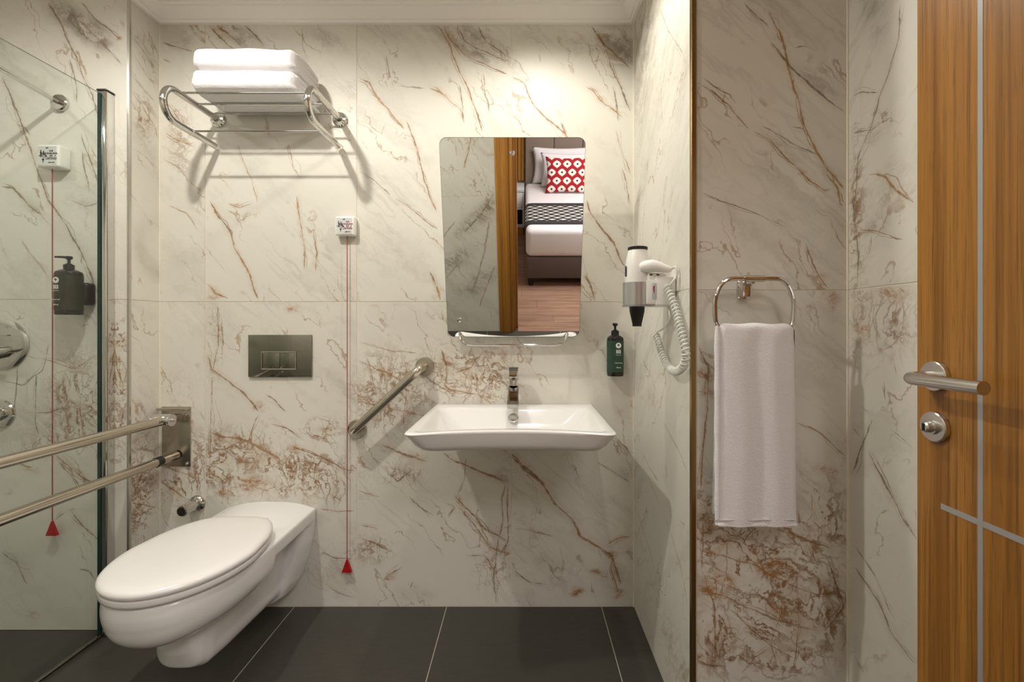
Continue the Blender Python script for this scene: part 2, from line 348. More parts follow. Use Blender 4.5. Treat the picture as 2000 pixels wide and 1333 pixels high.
# ------------------------------------------------------------------ marble walls
CROPS = {0: (0, 0, 1), 1: (240, 40, .42), 2: (690, 40, .4202), 3: (240, 580, .4577), 4: (690, 580, .4576), 5: (1230, 0, .45), 6: (1230, 560, .58), 7: (0, 0, .443), 8: (0, 580, .4877)}
VE = [
 # upper right half of the back wall
 (2,'back','r',4,[(20,262),(75,290),(95,340),(150,400),(185,450),(245,512)]),
 (2,'back','r',4,[(247,462),(275,545),(298,615),(320,700),(350,800),(390,895)]),
 (2,'back','r',3.5,[(390,20),(450,110),(480,200),(540,340),(580,440),(605,525)]),
 (2,'back','r',3,[(420,30),(450,90),(520,160),(600,200),(722,255)]),
 (2,'back','r',4,[(345,310),(400,325),(440,370),(500,420),(515,480)]),
 (2,'back','g',3,[(490,290),(510,400),(515,485)]),
 (2,'back','g',3,[(480,20),(520,100),(620,150),(722,190)]),
 (2,'back','g',3,[(575,20),(620,100),(722,170)]),
 (2,'back','r',2.5,[(600,230),(610,330),(640,440)]),
 (2,'back','r',4,[(735,262),(790,295),(830,380),(900,460),(990,535)]),
 (2,'back','r',4,[(965,465),(985,520),(1000,560)]),
 (2,'back','g',4,[(1105,20),(1160,110),(1195,200),(1240,300),(1290,430)]),
 (2,'back','r',4,[(1130,40),(1160,100),(1220,160),(1290,230)]),
 (2,'back','r',4,[(1080,310),(1120,330),(1160,380),(1215,420),(1255,460)]),
 (2,'back','g',3,[(1205,290),(1225,400),(1230,480)]),
 (2,'back','r',2.5,[(1220,500),(1245,600),(1275,680),(1295,720)]),
 (2,'back','r',5,[(1080,830),(1110,900),(1160,970),(1210,1030),(1245,1110),(1262,1150)]),
 (2,'back','r',2.5,[(1250,680),(1270,790),(1290,880)]),
 (2,'back','r',3,[(185,830),(250,860),(330,930),(400,975)]),
 (2,'back','g',2,[(30,700),(100,745),(180,820)]),
 (2,'back','r',4,[(350,1160),(390,1250),(405,1310)]),
 (2,'back','r',4,[(1070,1170),(1110,1250),(1125,1310)]),
 (2,'back','g',2.5,[(185,285),(250,310),(345,320)]),
 (2,'back','g',2.5,[(150,145),(160,210),(180,280)]),
 (2,'back','g',2.5,[(860,145),(875,210)]),
 # upper left
 (1,'back','r',5,[(400,20),(440,70),(490,120),(520,135)]),
 (1,'back','r',4,[(430,20),(500,70),(560,125)]),
 (1,'back','g',3,[(560,20),(620,70),(660,130)]),
 (1,'back','r',5,[(405,830),(440,900),(500,990),(540,1090),(590,1190),(630,1300)]),
 (1,'back','r',3,[(480,850),(540,870),(610,850)]),
 (1,'back','r',2,[(530,570),(600,740),(630,860)]),
 (1,'back','r',2,[(770,560),(790,680),(830,750)]),
 (1,'back','r',3.5,[(810,810),(820,940),(845,1060),(840,1170)]),
 (1,'back','r',3,[(890,960),(900,1080),(890,1180)]),
 (1,'back','r',5,[(390,1220),(430,1270),(490,1302)]),
 (1,'back','r',3,[(180,170),(230,200)]),
 (1,'back','r',3,[(190,380),(240,420),(320,560)]),
 (1,'back','r',3,[(190,520),(260,560),(340,590)]),
 (1,'back','r',3,[(180,640),(250,680),(300,730)]),
 (1,'back','r',2,[(200,850),(300,900),(360,990)]),
 (1,'back','g',3,[(175,100),(250,125),(330,150)]),
 (1,'back','g',2,[(840,20),(835,120),(860,180)]),
 (1,'left','r',3,[(30,310),(90,400),(150,500),(165,560)]),
 (1,'left','r',3,[(30,240),(100,330),(160,390)]),
 (1,'left','r',3,[(40,590),(90,620),(160,700)]),
 (1,'left','g',3,[(30,60),(100,150),(165,260)]),
 (1,'left','r',3,[(130,650),(165,700)]),
 # lower left
 (3,'back','r',6,[(360,250),(375,310),(450,360),(520,420),(580,490)]),
 (3,'back','r',3,[(580,500),(545,580),(540,650),(480,730)]),
 (3,'back','r',3,[(600,410),(640,440),(700,500)]),
 (3,'back','r',6,[(365,580),(450,600),(540,625),(620,670),(700,720),(745,725)]),
 (3,'back','r',5,[(360,740),(420,780),(430,850)]),
 (3,'back','r',2,[(380,330),(375,560),(372,800)]),
 (3,'back','r',2.5,[(400,30),(410,200),(385,320)]),
 (3,'back','r',2.5,[(420,90),(428,200),(420,260)]),
 (3,'back','r',5,[(720,640),(800,665),(880,700),(960,740),(1000,745)]),
 (3,'back','r',4,[(870,830),(940,880)]),
 (3,'back','r',3,[(620,540),(700,560),(780,620)]),
 (3,'back','r',2,[(700,760),(720,860)]),
 (3,'back','r',2,[(825,690),(815,800)]),
 (3,'back','r',2,[(740,700),(735,780)]),
 (3,'back','r',2.5,[(830,900),(920,920),(1000,915)]),
 (3,'back','r',2,[(835,1090),(900,1115),(990,1120)]),
 (3,'back','r',2,[(860,1230),(940,1270),(1000,1290)]),
 (3,'back','r',4,[(160,790),(230,830),(275,865)]),
 (3,'back','r',3,[(160,715),(240,745),(345,780)]),
 (3,'back','r',3,[(200,890),(280,905),(345,905)]),
 (3,'back','r',3,[(290,600),(345,640)]),
 (3,'left','r',4,[(30,610),(60,630)]),
 (3,'left','r',2.5,[(60,770),(70,840)]),
 (3,'left','r',4,[(30,880),(90,890),(150,905)]),
 (3,'left','r',3,[(30,950),(80,965),(120,990)]),
 # lower right
 (4,'back','r',5,[(20,1030),(80,1050),(170,1090)]),
 (4,'back','r',3,[(15,830),(70,845),(120,855)]),
 (4,'back','r',3,[(20,970),(70,985),(122,995)]),
 (4,'back','r',6,[(120,630),(190,665),(250,685),(305,705)]),
 (4,'back','r',6,[(380,665),(430,700),(520,735),(600,765),(655,790)]),
 (4,'back','r',7,[(435,860),(490,915),(560,990),(660,1045)]),
 (4,'back','r',4,[(440,880),(500,950),(590,1075),(668,1100)]),
 (4,'back','g',3,[(655,790),(635,860),(640,960),(612,1080),(600,1180),(610,1320)]),
 (4,'back','g',3,[(662,800),(655,900),(662,1040),(620,1110)]),
 (4,'back','r',8,[(670,665),(750,740),(810,800),(860,885),(940,960),(970,1020),(1050,1075),(1110,1110),(1145,1230)]),
 (4,'back','g',5,[(672,680),(735,745),(790,770)]),
 (4,'back','g',2.5,[(480,680),(475,780),(445,850)]),
 (4,'back','r',4,[(1080,1060),(1130,1035),(1190,1020)]),
 (4,'back','r',4,[(1110,1110),(1100,1160),(1130,1270)]),
 (4,'back','r',2.5,[(680,990),(760,1000),(860,1030)]),
 (4,'back','r',2.5,[(230,850),(280,895),(350,940)]),
 (4,'back','r',4,[(130,1220),(150,1190),(210,1150)]),
 (4,'back','r',3,[(150,745),(190,790),(260,735)]),
 (4,'back','r',3,[(390,880),(430,900),(400,950)]),
 (4,'back','r',3,[(240,1250),(255,1205)]),
 (4,'back','r',3,[(475,1100),(560,1110),(620,1190)]),
 (4,'back','r',4,[(370,220),(395,300),(390,380),(440,410)]),
 (4,'back','r',4,[(430,320),(500,300),(560,230)]),
 (4,'back','r',4,[(620,240),(650,290),(665,290)]),
 (4,'back','r',3,[(20,440),(140,475),(260,500),(340,520)]),
 (4,'back','r',3,[(20,270),(100,310),(200,350)]),
 (4,'back','r',2.5,[(60,250),(100,430)]),
 (4,'back','r',2.5,[(220,260),(230,400),(210,560)]),
 (4,'back','r',3,[(360,390),(480,410),(600,440)]),
 (4,'back','r',2.5,[(20,190),(150,230),(280,240)]),
 (4,'back','r',3,[(830,1130),(850,1180),(900,1220)]),
 (4,'back','g',3,[(680,1170),(760,1220),(840,1230)]),
 (4,'back','r',3,[(1030,1150),(1060,1190),(1100,1200)]),
 (4,'back','g',3,[(1120,600),(1190,690)]),
 (4,'back','g',2.5,[(1030,700),(1100,740),(1190,800)]),
 (4,'back','r',2,[(880,1060),(895,1130),(890,1210)]),
 # alcove wall
 (5,'alcove','r',5,[(605,30),(640,130),(680,240),(720,400),(760,540),(810,660),(850,740),(938,830)]),
 (5,'alcove','r',4,[(855,740),(900,810),(915,885),(940,895)]),
 (5,'alcove','g',5,[(490,5),(540,70),(610,120)]),
 (5,'alcove','r',4,[(290,350),(340,390),(430,460),(520,570)]),
 (5,'alcove','r',4,[(530,570),(600,610),(690,690),(780,790),(840,830),(885,820)]),
 (5,'alcove','g',3,[(300,330),(430,410),(470,470)]),
 (5,'alcove','g',5,[(600,170),(700,290),(800,380),(940,490)]),
 (5,'alcove','g',3,[(560,540),(700,620),(830,680)]),
 (5,'alcove','r',3,[(690,545),(770,570)]),
 (5,'alcove','g',3,[(700,210),(750,198),(790,202)]),
 (5,'alcove','r',5,[(760,1050),(800,1150),(835,1210),(870,1256)]),
 (5,'alcove','r',4,[(870,1285),(885,1330)]),
 (5,'alcove','g',2.5,[(300,830),(450,900),(560,930),(690,1000)]),
 (5,'side','g',4,[(1185,0),(1160,190),(1120,330),(1080,420),(1040,560),(990,700),(975,900),(990,1080),(993,1240)]),
 (5,'side','r',4,[(1030,760),(1110,770),(1180,840),(1238,890)]),
 (5,'side','g',3,[(960,420),(1010,400),(1090,400)]),
 (5,'side','g',3,[(960,580),(1050,560),(1130,510)]),
 (5,'side','r',3,[(990,1000),(1070,1005),(1200,1040)]),
 (5,'side','g',3,[(1050,1010),(1040,1100),(1015,1130)]),
 (5,'side','r',4,[(1100,1250),(1140,1290)]),
 (5,'side','r',4,[(1160,1245),(1200,1280)]),
 (5,'right','g',2.5,[(20,100),(60,330)]),
 (5,'right','g',2.5,[(130,20),(150,100),(190,160),(250,290)]),
 (5,'right','r',2,[(70,800),(20,900),(50,1040)]),
 (5,'right','g',2,[(130,260),(140,560)]),
 (6,'right','r',2.5,[(40,240),(70,300),(90,360)]),
 (6,'right','r',3,[(40,560),(100,665)]),
 (6,'right','r',2.5,[(60,640),(130,800),(170,940),(200,1100)]),
 (6,'right','g',2.5,[(20,740),(70,900),(110,1090)]),
 (6,'right','g',2.5,[(110,450),(170,560),(200,640)]),
 (6,'right','r',2,[(150,1150),(185,1240)]),
 (6,'alcove','r',4,[(222,180),(265,270),(262,400),(247,560),(240,690)]),
 (6,'alcove','r',5,[(225,290),(255,300),(285,330)]),
 (6,'alcove','r',5,[(225,350),(260,360),(290,385)]),
 (6,'alcove','r',3,[(225,700),(250,720),(285,720)]),
 (6,'alcove','r',3,[(370,880),(400,830),(430,800)]),
 (6,'alcove','r',4,[(225,890),(320,910),(370,930),(420,935),(480,975),(560,1010),(640,1035),(722,1022)]),
 (6,'alcove','r',4,[(230,1030),(330,1050),(450,1110),(570,1150),(650,1160)]),
 (6,'alcove','r',3,[(500,970),(512,1100),(480,1200),(500,1290)]),
 (6,'alcove','r',3,[(572,1030),(565,1180),(550,1290)]),
 (6,'alcove','r',4,[(660,900),(700,1030),(722,1080),(650,1170)]),
 (6,'alcove','r',3,[(550,455),(640,490),(735,580)]),
 (6,'alcove','r',3,[(250,780),(245,950),(290,1080),(280,1300)]),
 (6,'alcove','r',3,[(330,1080),(420,1170),(480,1220),(560,1260)]),
 (6,'alcove','r',5,[(222,1250),(260,1270),(330,1280)]),
 (6,'alcove','r',3,[(375,1310),(420,1250),(480,1215)]),
 (6,'alcove','r',5,[(520,810),(560,840),(620,860),(680,880)]),
 (6,'alcove','r',3,[(610,680),(620,760),(640,800)]),
 (6,'side','g',6,[(800,545),(850,640),(910,760),(970,860)]),
 (6,'side','g',6,[(755,940),(830,1050),(880,1170),(962,1275)]),
 (6,'side','g',3,[(750,860),(820,970),(900,1140)]),
 (6,'side','g',4,[(820,440),(780,540),(745,640)]),
 (6,'side','r',4,[(770,400),(810,430)]),
 (6,'side','r',4,[(745,475),(780,510)]),
 (6,'side','r',3,[(850,310),(862,395)]),
 (6,'side','r',4,[(890,250),(905,310)]),
 (6,'side','g',2.5,[(870,470),(960,550)]),
 (6,'side','g',3,[(745,1230),(800,1320)]),
 (6,'side','g',3,[(950,740),(968,800)]),
 (0,'front','r',5,[(-.30,1.70),(-.34,1.55),(-.38,1.42),(-.42,1.30)]),
 (0,'front','g',4,[(-.21,1.15),(-.32,.98),(-.44,.86)]),
 (0,'front','g',4,[(-.25,.95),(-.30,.70),(-.36,.50),(-.42,.35)]),
 (0,'front','r',3,[(-.22,.60),(-.30,.40),(-.36,.22)]),
 (0,'front','g',3,[(-.50,.95),(-.62,.80),(-.70,.72)]),
 (0,'front','g',3,[(-.46,.65),(-.60,.50),(-.75,.42)]),
 (0,'front','r',4,[(-.24,1.85),(-.36,1.78),(-.50,1.80)]),
 # shower wall
 (7,'shower','g',4,[(210,5),(260,90),(300,180),(360,310),(410,420),(440,540)]),
 (7,'shower','g',4,[(5,330),(60,450),(100,570),(160,740),(210,880),(300,1000),(350,1090),(400,1220),(435,1300)]),
 (7,'shower','g',3,[(355,580),(400,710),(440,830)]),
 (7,'shower','g',3,[(310,250),(335,380),(340,460)]),
 (7,'shower','g',4,[(0,820),(60,830),(130,910),(190,950)]),
 (7,'shower','g',3,[(310,880),(380,910),(440,890)]),
 (7,'shower','g',3,[(360,660),(375,760),(400,860)]),
 (7,'shower','g',3,[(60,545),(110,560),(140,610)]),
 (7,'shower','g',3,[(350,5),(420,90),(545,180)]),
 (7,'shower','g',3,[(290,40),(380,110),(470,210),(540,290)]),
 (7,'shower','r',2,[(80,1050),(190,1180),(215,1240)]),
 (8,'shower','r',2,[(100,235),(190,255),(300,290),(395,225)]),
 (8,'shower','g',2,[(70,230),(65,400),(50,470)]),
 (8,'shower','g',2,[(0,335),(90,355),(170,290),(200,180)]),
 (8,'shower','r',5,[(215,630),(270,680),(340,730),(400,760)]),
 (8,'shower','r',3,[(230,650),(290,720),(330,780)]),
 (8,'shower','g',5,[(280,860),(330,920),(405,985)]),
 (8,'shower','g',3,[(270,860),(240,880),(215,905)]),
 (8,'shower','g',3,[(0,1020),(60,1060),(100,1140),(120,1160)]),
 (8,'shower','g',3,[(110,460),(180,465),(270,440)]),
 (8,'shower','g',2.5,[(145,300),(140,500),(160,560)]),
 (8,'shower','r',3,[(50,660),(130,690),(140,670)]),
 (8,'shower','r',3,[(430,120),(470,250),(500,400)]),
 (8,'shower','r',4,[(440,270),(500,265)]),
 (8,'shower','g',3,[(310,1090),(360,1100),(380,1140)]),
]
BL = [ (0,'front','s',-.33,.97,.20,.06,-40,1.2),(0,'front','s',-.55,.62,.22,.07,-30,.8),(0,'front','s',-.35,.45,.2,.08,-40,.8),(0,'front','s',-.35,1.6,.12,.06,-40,.5),
 # crop, wall, kind (s smoke, n net, b blotch), cx, cy, rx, ry, angle deg, strength
 (2,'back','s',570,110,190,60,28,1.1),(2,'back','s',1230,120,110,80,40,1.2),(2,'back','s',160,60,150,60,10,.35),(2,'back','s',850,70,130,45,15,.45),
 (2,'back','s',680,330,70,90,40,.3),(2,'back','s',1040,120,90,50,30,.4),(2,'back','b',440,70,35,25,50,.8),(2,'back','b',1155,70,25,30,60,.7),(2,'back','b',400,330,60,25,30,.5),
 (2,'back','b',290,590,18,35,60,.5),(2,'back','b',1130,340,60,25,35,.5),(2,'back','b',715,205,25,12,0,.6),(2,'back','b',390,1275,22,35,40,.6),(2,'back','s',330,640,60,70,0,.25),(2,'back','s',230,860,80,25,30,.3),
 (2,'back','s',1150,680,60,40,0,.2),(2,'back','b',1110,1270,20,35,40,.6),
 (1,'back','b',450,50,50,30,45,1),(1,'back','s',560,80,110,40,30,.9),(1,'back','s',950,90,130,50,30,.5),(1,'back','b',415,1275,28,32,40,1),(1,'back','b',545,860,60,14,0,.6),(1,'back','s',800,640,200,50,10,.15),
 (1,'back','n',270,560,80,200,0,.35),(1,'left','n',100,450,60,250,0,.5),(1,'back','b',820,900,14,110,0,.35),(1,'back','s',270,90,90,70,0,.5),(1,'left','s',110,150,70,140,40,.6),(1,'back','b',560,1270,30,10,0,.5),
 (3,'back','b',550,795,62,38,25,1.2),(3,'back','b',435,835,30,22,20,1.1),(3,'back','b',378,262,24,18,0,1),(3,'back','b',580,470,28,22,30,.8),(3,'back','b',720,50,35,22,0,.7),
 (3,'back','n',560,720,230,120,15,.95),(3,'back','n',850,570,70,50,0,.6),(3,'back','n',880,780,110,110,0,.5),(3,'back','n',860,1150,110,120,0,.3),(3,'back','n',390,200,40,150,0,.5),
 (3,'back','n',250,820,100,120,0,.55),(3,'back','b',440,690,25,40,0,.7),(3,'back','b',640,705,45,18,30,.8),(3,'back','b',735,650,25,15,20,.9),(3,'back','b',860,580,35,20,40,.6),(3,'left','n',80,820,90,200,0,.6),(3,'left','b',45,615,16,12,0,1),(3,'back','n',230,380,90,80,0,.25),
 (4,'back','n',500,340,180,130,0,.8),(4,'back','n',130,420,150,190,0,.55),(4,'back','b',400,260,25,60,0,.5),(4,'back','b',640,250,28,30,0,.6),(4,'back','b',450,865,20,14,30,1),(4,'back','b',655,1085,16,26,0,1),
 (4,'back','b',950,1262,35,22,0,1),(4,'back','b',1130,1272,26,20,0,1.2),(4,'back','b',1105,1105,24,18,0,.9),(4,'back','b',1040,1180,40,22,30,.7),(4,'back','s',640,770,60,40,30,.6),(4,'back','b',285,695,30,18,20,.8),
 (4,'back','n',600,1160,90,120,0,.4),(4,'back','n',220,760,110,60,0,.4),(4,'back','b',150,1210,40,18,-40,.7),(4,'back','s',250,1270,70,40,0,.5),(4,'back','b',315,1285,30,20,0,.5),(4,'back','s',860,1200,160,90,20,.4),(4,'back','s',1170,750,50,60,40,.5),
 (4,'back','b',730,725,45,22,40,.7),(4,'back','b',1130,1030,60,20,-10,.5),(4,'back','n',90,1080,90,60,0,.5),(4,'back','s',1120,1180,80,100,0,.4),(4,'back','b',90,40,35,14,0,.4),
 (5,'alcove','s',820,360,160,40,38,.6),(5,'alcove','s',660,640,150,30,35,.5),(5,'alcove','b',745,745,38,14,35,.6),(5,'alcove','b',835,1215,22,30,60,1.1),(5,'alcove','b',880,1305,14,24,0,1),(5,'alcove','b',850,720,14,40,-25,.7),(5,'alcove','s',420,930,180,40,20,.3),(5,'alcove','s',880,780,70,80,0,.3),
 (5,'side','s',1060,60,60,110,20,.6),(5,'side','s',1070,980,60,40,0,.7),(5,'side','n',1140,820,90,90,0,.3),(5,'side','n',980,900,40,350,0,.5),(5,'side','s',1060,600,30,14,0,.6),(5,'side','n',1100,530,60,40,0,.5),(5,'side','b',1150,1290,80,40,0,.5),
 (5,'right','s',60,160,70,140,0,.7),(5,'right','n',130,300,120,260,0,.18),(5,'right','b',220,270,20,40,0,.3),
 (6,'alcove','n',450,1080,250,210,0,1.25),(6,'alcove','n',270,800,60,130,0,.8),(6,'alcove','n',560,840,160,60,0,.7),(6,'alcove','b',480,945,75,32,22,1.35),(6,'alcove','b',315,980,36,26,20,1.3),(6,'alcove','b',560,850,70,20,30,1.1),
 (6,'alcove','b',665,625,50,20,20,.8),(6,'alcove','b',240,1260,30,20,0,1.1),(6,'alcove','b',250,300,35,22,20,.9),(6,'alcove','b',260,360,30,14,20,.8),(6,'alcove','b',670,45,35,28,30,1),(6,'alcove','n',660,700,80,140,0,.4),(6,'alcove','s',640,280,110,120,20,.35),
 (6,'alcove','b',280,1030,60,20,15,.9),(6,'alcove','b',490,1100,60,40,0,.5),
 (6,'side','b',785,160,24,40,0,.9),(6,'side','n',860,130,110,120,0,.5),(6,'side','b',810,40,60,20,20,.5),(6,'side','s',870,690,20,60,-30,.4),(6,'side','b',845,210,14,20,0,.6),(6,'right','n',120,1180,80,120,0,.3),(6,'right','b',70,550,14,20,0,.4),(6,'right','n',70,380,50,120,0,.25),
 (7,'shower','s',330,90,150,50,38,1.1),(7,'shower','s',430,160,70,40,40,.8),(7,'shower','s',240,330,120,26,38,.4),(7,'shower','s',360,890,90,20,0,.4),(7,'shower','s',140,900,80,40,20,.35),(7,'shower','s',300,540,60,25,10,.3),(7,'shower','b',525,170,16,12,0,.7),
 (8,'shower','n',310,400,110,160,0,.7),(8,'shower','s',280,480,140,120,0,.35),(8,'shower','n',470,350,40,300,0,.9),(8,'shower','b',480,260,30,20,0,.6),(8,'shower','b',110,685,50,22,20,.6),(8,'shower','b',300,700,70,20,35,.6),(8,'shower','b',285,855,16,12,0,.8),
 (8,'shower','b',130,1290,30,35,0,.6),(8,'shower','b',35,785,16,12,0,.7),(8,'shower','s',60,1060,80,60,30,.4),(8,'shower','s',90,480,120,100,0,.3),(8,'shower','n',160,600,160,70,0,.35),
]
XL, XR = -1.428, .432; YS = -.14; YA = -.62; XS = .834
def unproj(wall, px, py):
    if wall == 'front': return px, py
    if wall == 'back': z = 1.8
    elif wall == 'shower': z = 1.8+YS
    elif wall == 'alcove': z = 1.8+YA
    elif wall == 'left': z = -XL*F/(VX-px)
    elif wall == 'right': z = XR*F/(px-VX)
    elif wall == 'side': z = XS*F/(px-VX)
    h = EYE+(VY-py)*z/F
    u = z-1.8 if wall in ('left', 'right', 'side') else (px-VX)*z/F
    return u, h
def prep(wall):
    ch = [[] for _ in range(6)]
    vs = []
    for (c, w_, k, wd, pts) in VE:
        if w_ != wall: continue
        ox, oy, s_ = CROPS[c]
        wd = wd*{'alcove': .75, 'side': .8, 'right': .6, 'left': .7}.get(wall, 1)
        P = np.array([unproj(wall, ox+x*s_, oy+y*s_) for x, y in pts]); vs.append((k, wd, P))
    vs.sort(key=lambda q: -q[1])
    def dense(P): return np.concatenate([P[i]+(P[i+1]-P[i])*np.linspace(0, 1, 8)[:, None] for i in range(len(P)-1)])
    for k, wd, P in vs:
        D = dense(P); best = None
        for c in ((0, 1, 2, 3) if k == 'r' else (4, 5)):
            dm = 9
            for (_, Q, DQ) in ch[c]:
                dm = min(dm, np.min(np.linalg.norm(D[:, None]-DQ[None], axis=2)))
            if best is None or dm > best[0]+1e-6: best = (dm, c)
            if dm > .07: break
        ch[best[1]].append((wd, P, D))
    bl = []
    for (c, w_, k, cx, cy, rx, ry, ang, st) in BL:
        if w_ != wall: continue
        ox, oy, s_ = CROPS[c]; u, h = unproj(wall, ox+cx*s_, oy+cy*s_); u2, h2 = unproj(wall, ox+(cx+10)*s_, oy+(cy+10)*s_)
        sx = abs(u2-u)/10; sy = abs(h2-h)/10
        bl.append(('snb'.index(k), u, h, rx*sx, ry*sy, -math.radians(ang), st))
    return ch, bl
def fields(wall, U, H, prepd):
    n = len(U); D = np.full((n, 6), 1.0); W = np.zeros((n, 6)); M = np.zeros((n, 3)); ch, bl = prepd
    pt = np.stack([U, H], 1)
    for c in range(6):
        bd = np.full(n, 9.0)
        for (wd, P, _) in ch[c]:
            L = np.linalg.norm(np.diff(P, axis=0), axis=1); tot = L.sum(); acc = 0
            for i in range(len(L)):
                a, b = P[i], P[i+1]; d = b-a; t = np.clip(((pt-a) @ d)/(d @ d), 0, 1)
                q = pt-(a+t[:, None]*d); dist = np.linalg.norm(q, axis=1)
                sg = np.sign(d[0]*q[:, 1]-d[1]*q[:, 0]); sg[sg == 0] = 1
                s_ = (acc+t*L[i])
                endd = np.minimum(s_, tot-s_); w_ = wd*.001*.75*np.clip(endd/.03, 0, 1)*np.clip((.045-dist)/.015, 0, 1)
                m = dist < bd; bd[m] = dist[m]; D[m, c] = (dist*sg)[m]; W[m, c] = w_[m]; acc += L[i]
    for (k, u, h, rx, ry, a, st) in bl:
        x = U-u; y = H-h; xr = x*math.cos(a)+y*math.sin(a); yr = -x*math.sin(a)+y*math.cos(a)
        M[:, k] += st*np.exp(-((xr/rx)**2+(yr/ry)**2)*.9)
    return D, W, M
def wall_tile(wall, parent, axis, plane, u0, u1, h0, h1, sign, prepd, step=.012, seed=0, depth=.005):
    """axis 'x': tile in the XZ plane at y=plane, facing -y when sign=-1; axis 'y': in the YZ plane at x=plane facing sign"""
    nu = max(2, int(round((u1-u0)/step))+1); nh = max(2, int(round((h1-h0)/step))+1)
    us = np.linspace(u0, u1, nu); hs = np.linspace(h0, h1, nh)
    UU, HH = np.meshgrid(us, hs); U = UU.ravel(); H = HH.ravel(); n = len(U)
    idx = lambda i, j: j*nu+i
    faces = [(idx(i, j), idx(i+1, j), idx(i+1, j+1), idx(i, j+1)) for j in range(nh-1) for i in range(nu-1)]
    back = [(u0, h0), (u1, h0), (u1, h1), (u0, h1)]
    cn = [idx(0, 0), idx(nu-1, 0), idx(nu-1, nh-1), idx(0, nh-1)]
    edges = [[idx(i, 0) for i in range(nu)], [idx(nu-1, j) for j in range(nh)], [idx(i, nh-1) for i in range(nu-1, -1, -1)], [idx(0, j) for j in range(nh-1, -1, -1)]]
    for k in range(4): faces.append(tuple(reversed(edges[k]))+(n+k, n+(k+1) % 4))
    allU = np.concatenate([U, [b[0] for b in back]]); allH = np.concatenate([H, [b[1] for b in back]])
    off = np.concatenate([np.zeros(n), np.full(4, depth)])*(-sign)
    if axis == 'x': vs = np.stack([allU, plane+off, allH], 1)
    else: vs = np.stack([plane+off, allU, allH], 1)
    flip = (axis == 'x' and sign > 0) or (axis == 'y' and sign < 0)
    if flip: faces = [tuple(reversed(f)) for f in faces]
    me = bpy.data.meshes.new('tile'); me.from_pydata(vs.tolist(), [], faces); me.update()
    D, W, M = fields(wall, allU, allH, prepd) if prepd else (np.ones((len(vs), 6)), np.zeros((len(vs), 6)), np.zeros((len(vs), 3)))
    def va(name, arr):
        a = me.attributes.new(name, 'FLOAT_VECTOR', 'POINT'); a.data.foreach_set('vector', np.ascontiguousarray(arr, dtype=np.float32).ravel())
    va('vd0', D[:, :3]); va('vd1', D[:, 3:]); va('vs0', W[:, :3]); va('vs1', W[:, 3:]); va('mk', M)
    va('uvw', np.stack([allU+seed*.37, allH, np.full(len(vs), seed*1.7)], 1))
    me.materials.append(MARBLE)
    o = bpy.data.objects.new('tile', me); COL.objects.link(o); o.parent = parent; return o
G = .0016; JT = 1.197
seedc = [1]
def tiled(parent, wall, axis, plane, cuts, rows, sign, step=.012, use=True):
    pr = prep(wall) if use else None
    for i in range(len(cuts)-1):
        for j in range(len(rows)-1):
            seedc[0] += 1
            wall_tile(wall, parent, axis, plane, cuts[i]+G, cuts[i+1]-G, rows[j]+G, rows[j+1]-G, sign, pr, step, seedc[0])
R = .0018
wb = struct('wall_back', MB().box(XL-.1, XR+.1, R, .12, -.05, 2.5), GROUT)
tiled(wb, 'back', 'x', 0, [XL, -1.249, -.655, -.048, XR], [0, JT, CEIL], -1)
wl = struct('wall_left', MB().box(XL-.12, XL-R, YS+.012, .0, -.05, 2.5), GROUT)
tiled(wl, 'left', 'y', XL, [YS, 0], [0, JT, CEIL], 1)
ws = struct('wall_shower_back', MB().box(-2.45, XL-.0005-R, YS+R, YS+.02, -.05, 2.5), GROUT)
tiled(ws, 'shower', 'x', YS, [-2.35, -2.035, XL-.001], [0, JT, CEIL], -1)
wr = struct('wall_right', MB().box(XR+R, .9, YA+.05, -.0, -.05, 2.5), GROUT)
tiled(wr, 'right', 'y', XR, [YA+.012, 0], [0, JT, CEIL], -1)
wa = struct('wall_alcove', MB().box(XR+.002, .9, YA+R, YA+.1, -.05, 2.5), GROUT)
tiled(wa, 'alcove', 'x', YA, [XR+.012, XS], [0, 1.192, CEIL], -1)
wd = struct('wall_right_entry', MB().box(XS+R, XS+.1, -1.85, YA, -.05, 2.5), GROUT)
tiled(wd, 'side', 'y', XS, [-1.82, -1.22, YA], [0, 1.192, CEIL], -1)
wc = struct('wall_shower_left', MB().box(-2.45, -2.35-R, -1.85, YS, -.05, 2.5), GROUT)
tiled(wc, 'none', 'y', -2.35, [-1.82, -1.34, -.74, YS], [0, JT, CEIL], 1, .1, False)
YF = -1.85
DX0, DX1, DH = -.05, .80, 2.12     # door opening
wf = struct('wall_front', MB().box(-2.45, DX0-.12+.0, YF-.14, YF-R, -.05, 2.5).box(DX0-.12, DX1+.14, YF-.14, YF-R, DH+.04, 2.5), GROUT)
tiled(wf, 'front', 'x', YF, [-2.35, -1.655, -1.055, -.455, DX0-.155], [0, 1.122, CEIL], 1, .02)
tiled(wf, 'none', 'x', YF, [DX0-.155, XS], [DH+.1, CEIL], 1, .1, False)
# floor
fl = struct('floor', MB().box(-2.45, XS+.1, YF+.0, .1, -.08, -R), FGROUT)
xs = [-2.35, -2.1, -1.5, -.9, -.303, .305, XS]; ys = [YF+.0, -1.19, -.59, 0]
for i in range(len(xs)-1):
    for j in range(len(ys)-1):
        MB().box(xs[i]+G, xs[i+1]-G, ys[j]+G*.6, ys[j+1]-G*.6, -.006, 0, .0006, 1).build('tile', DARKTILE, fl)
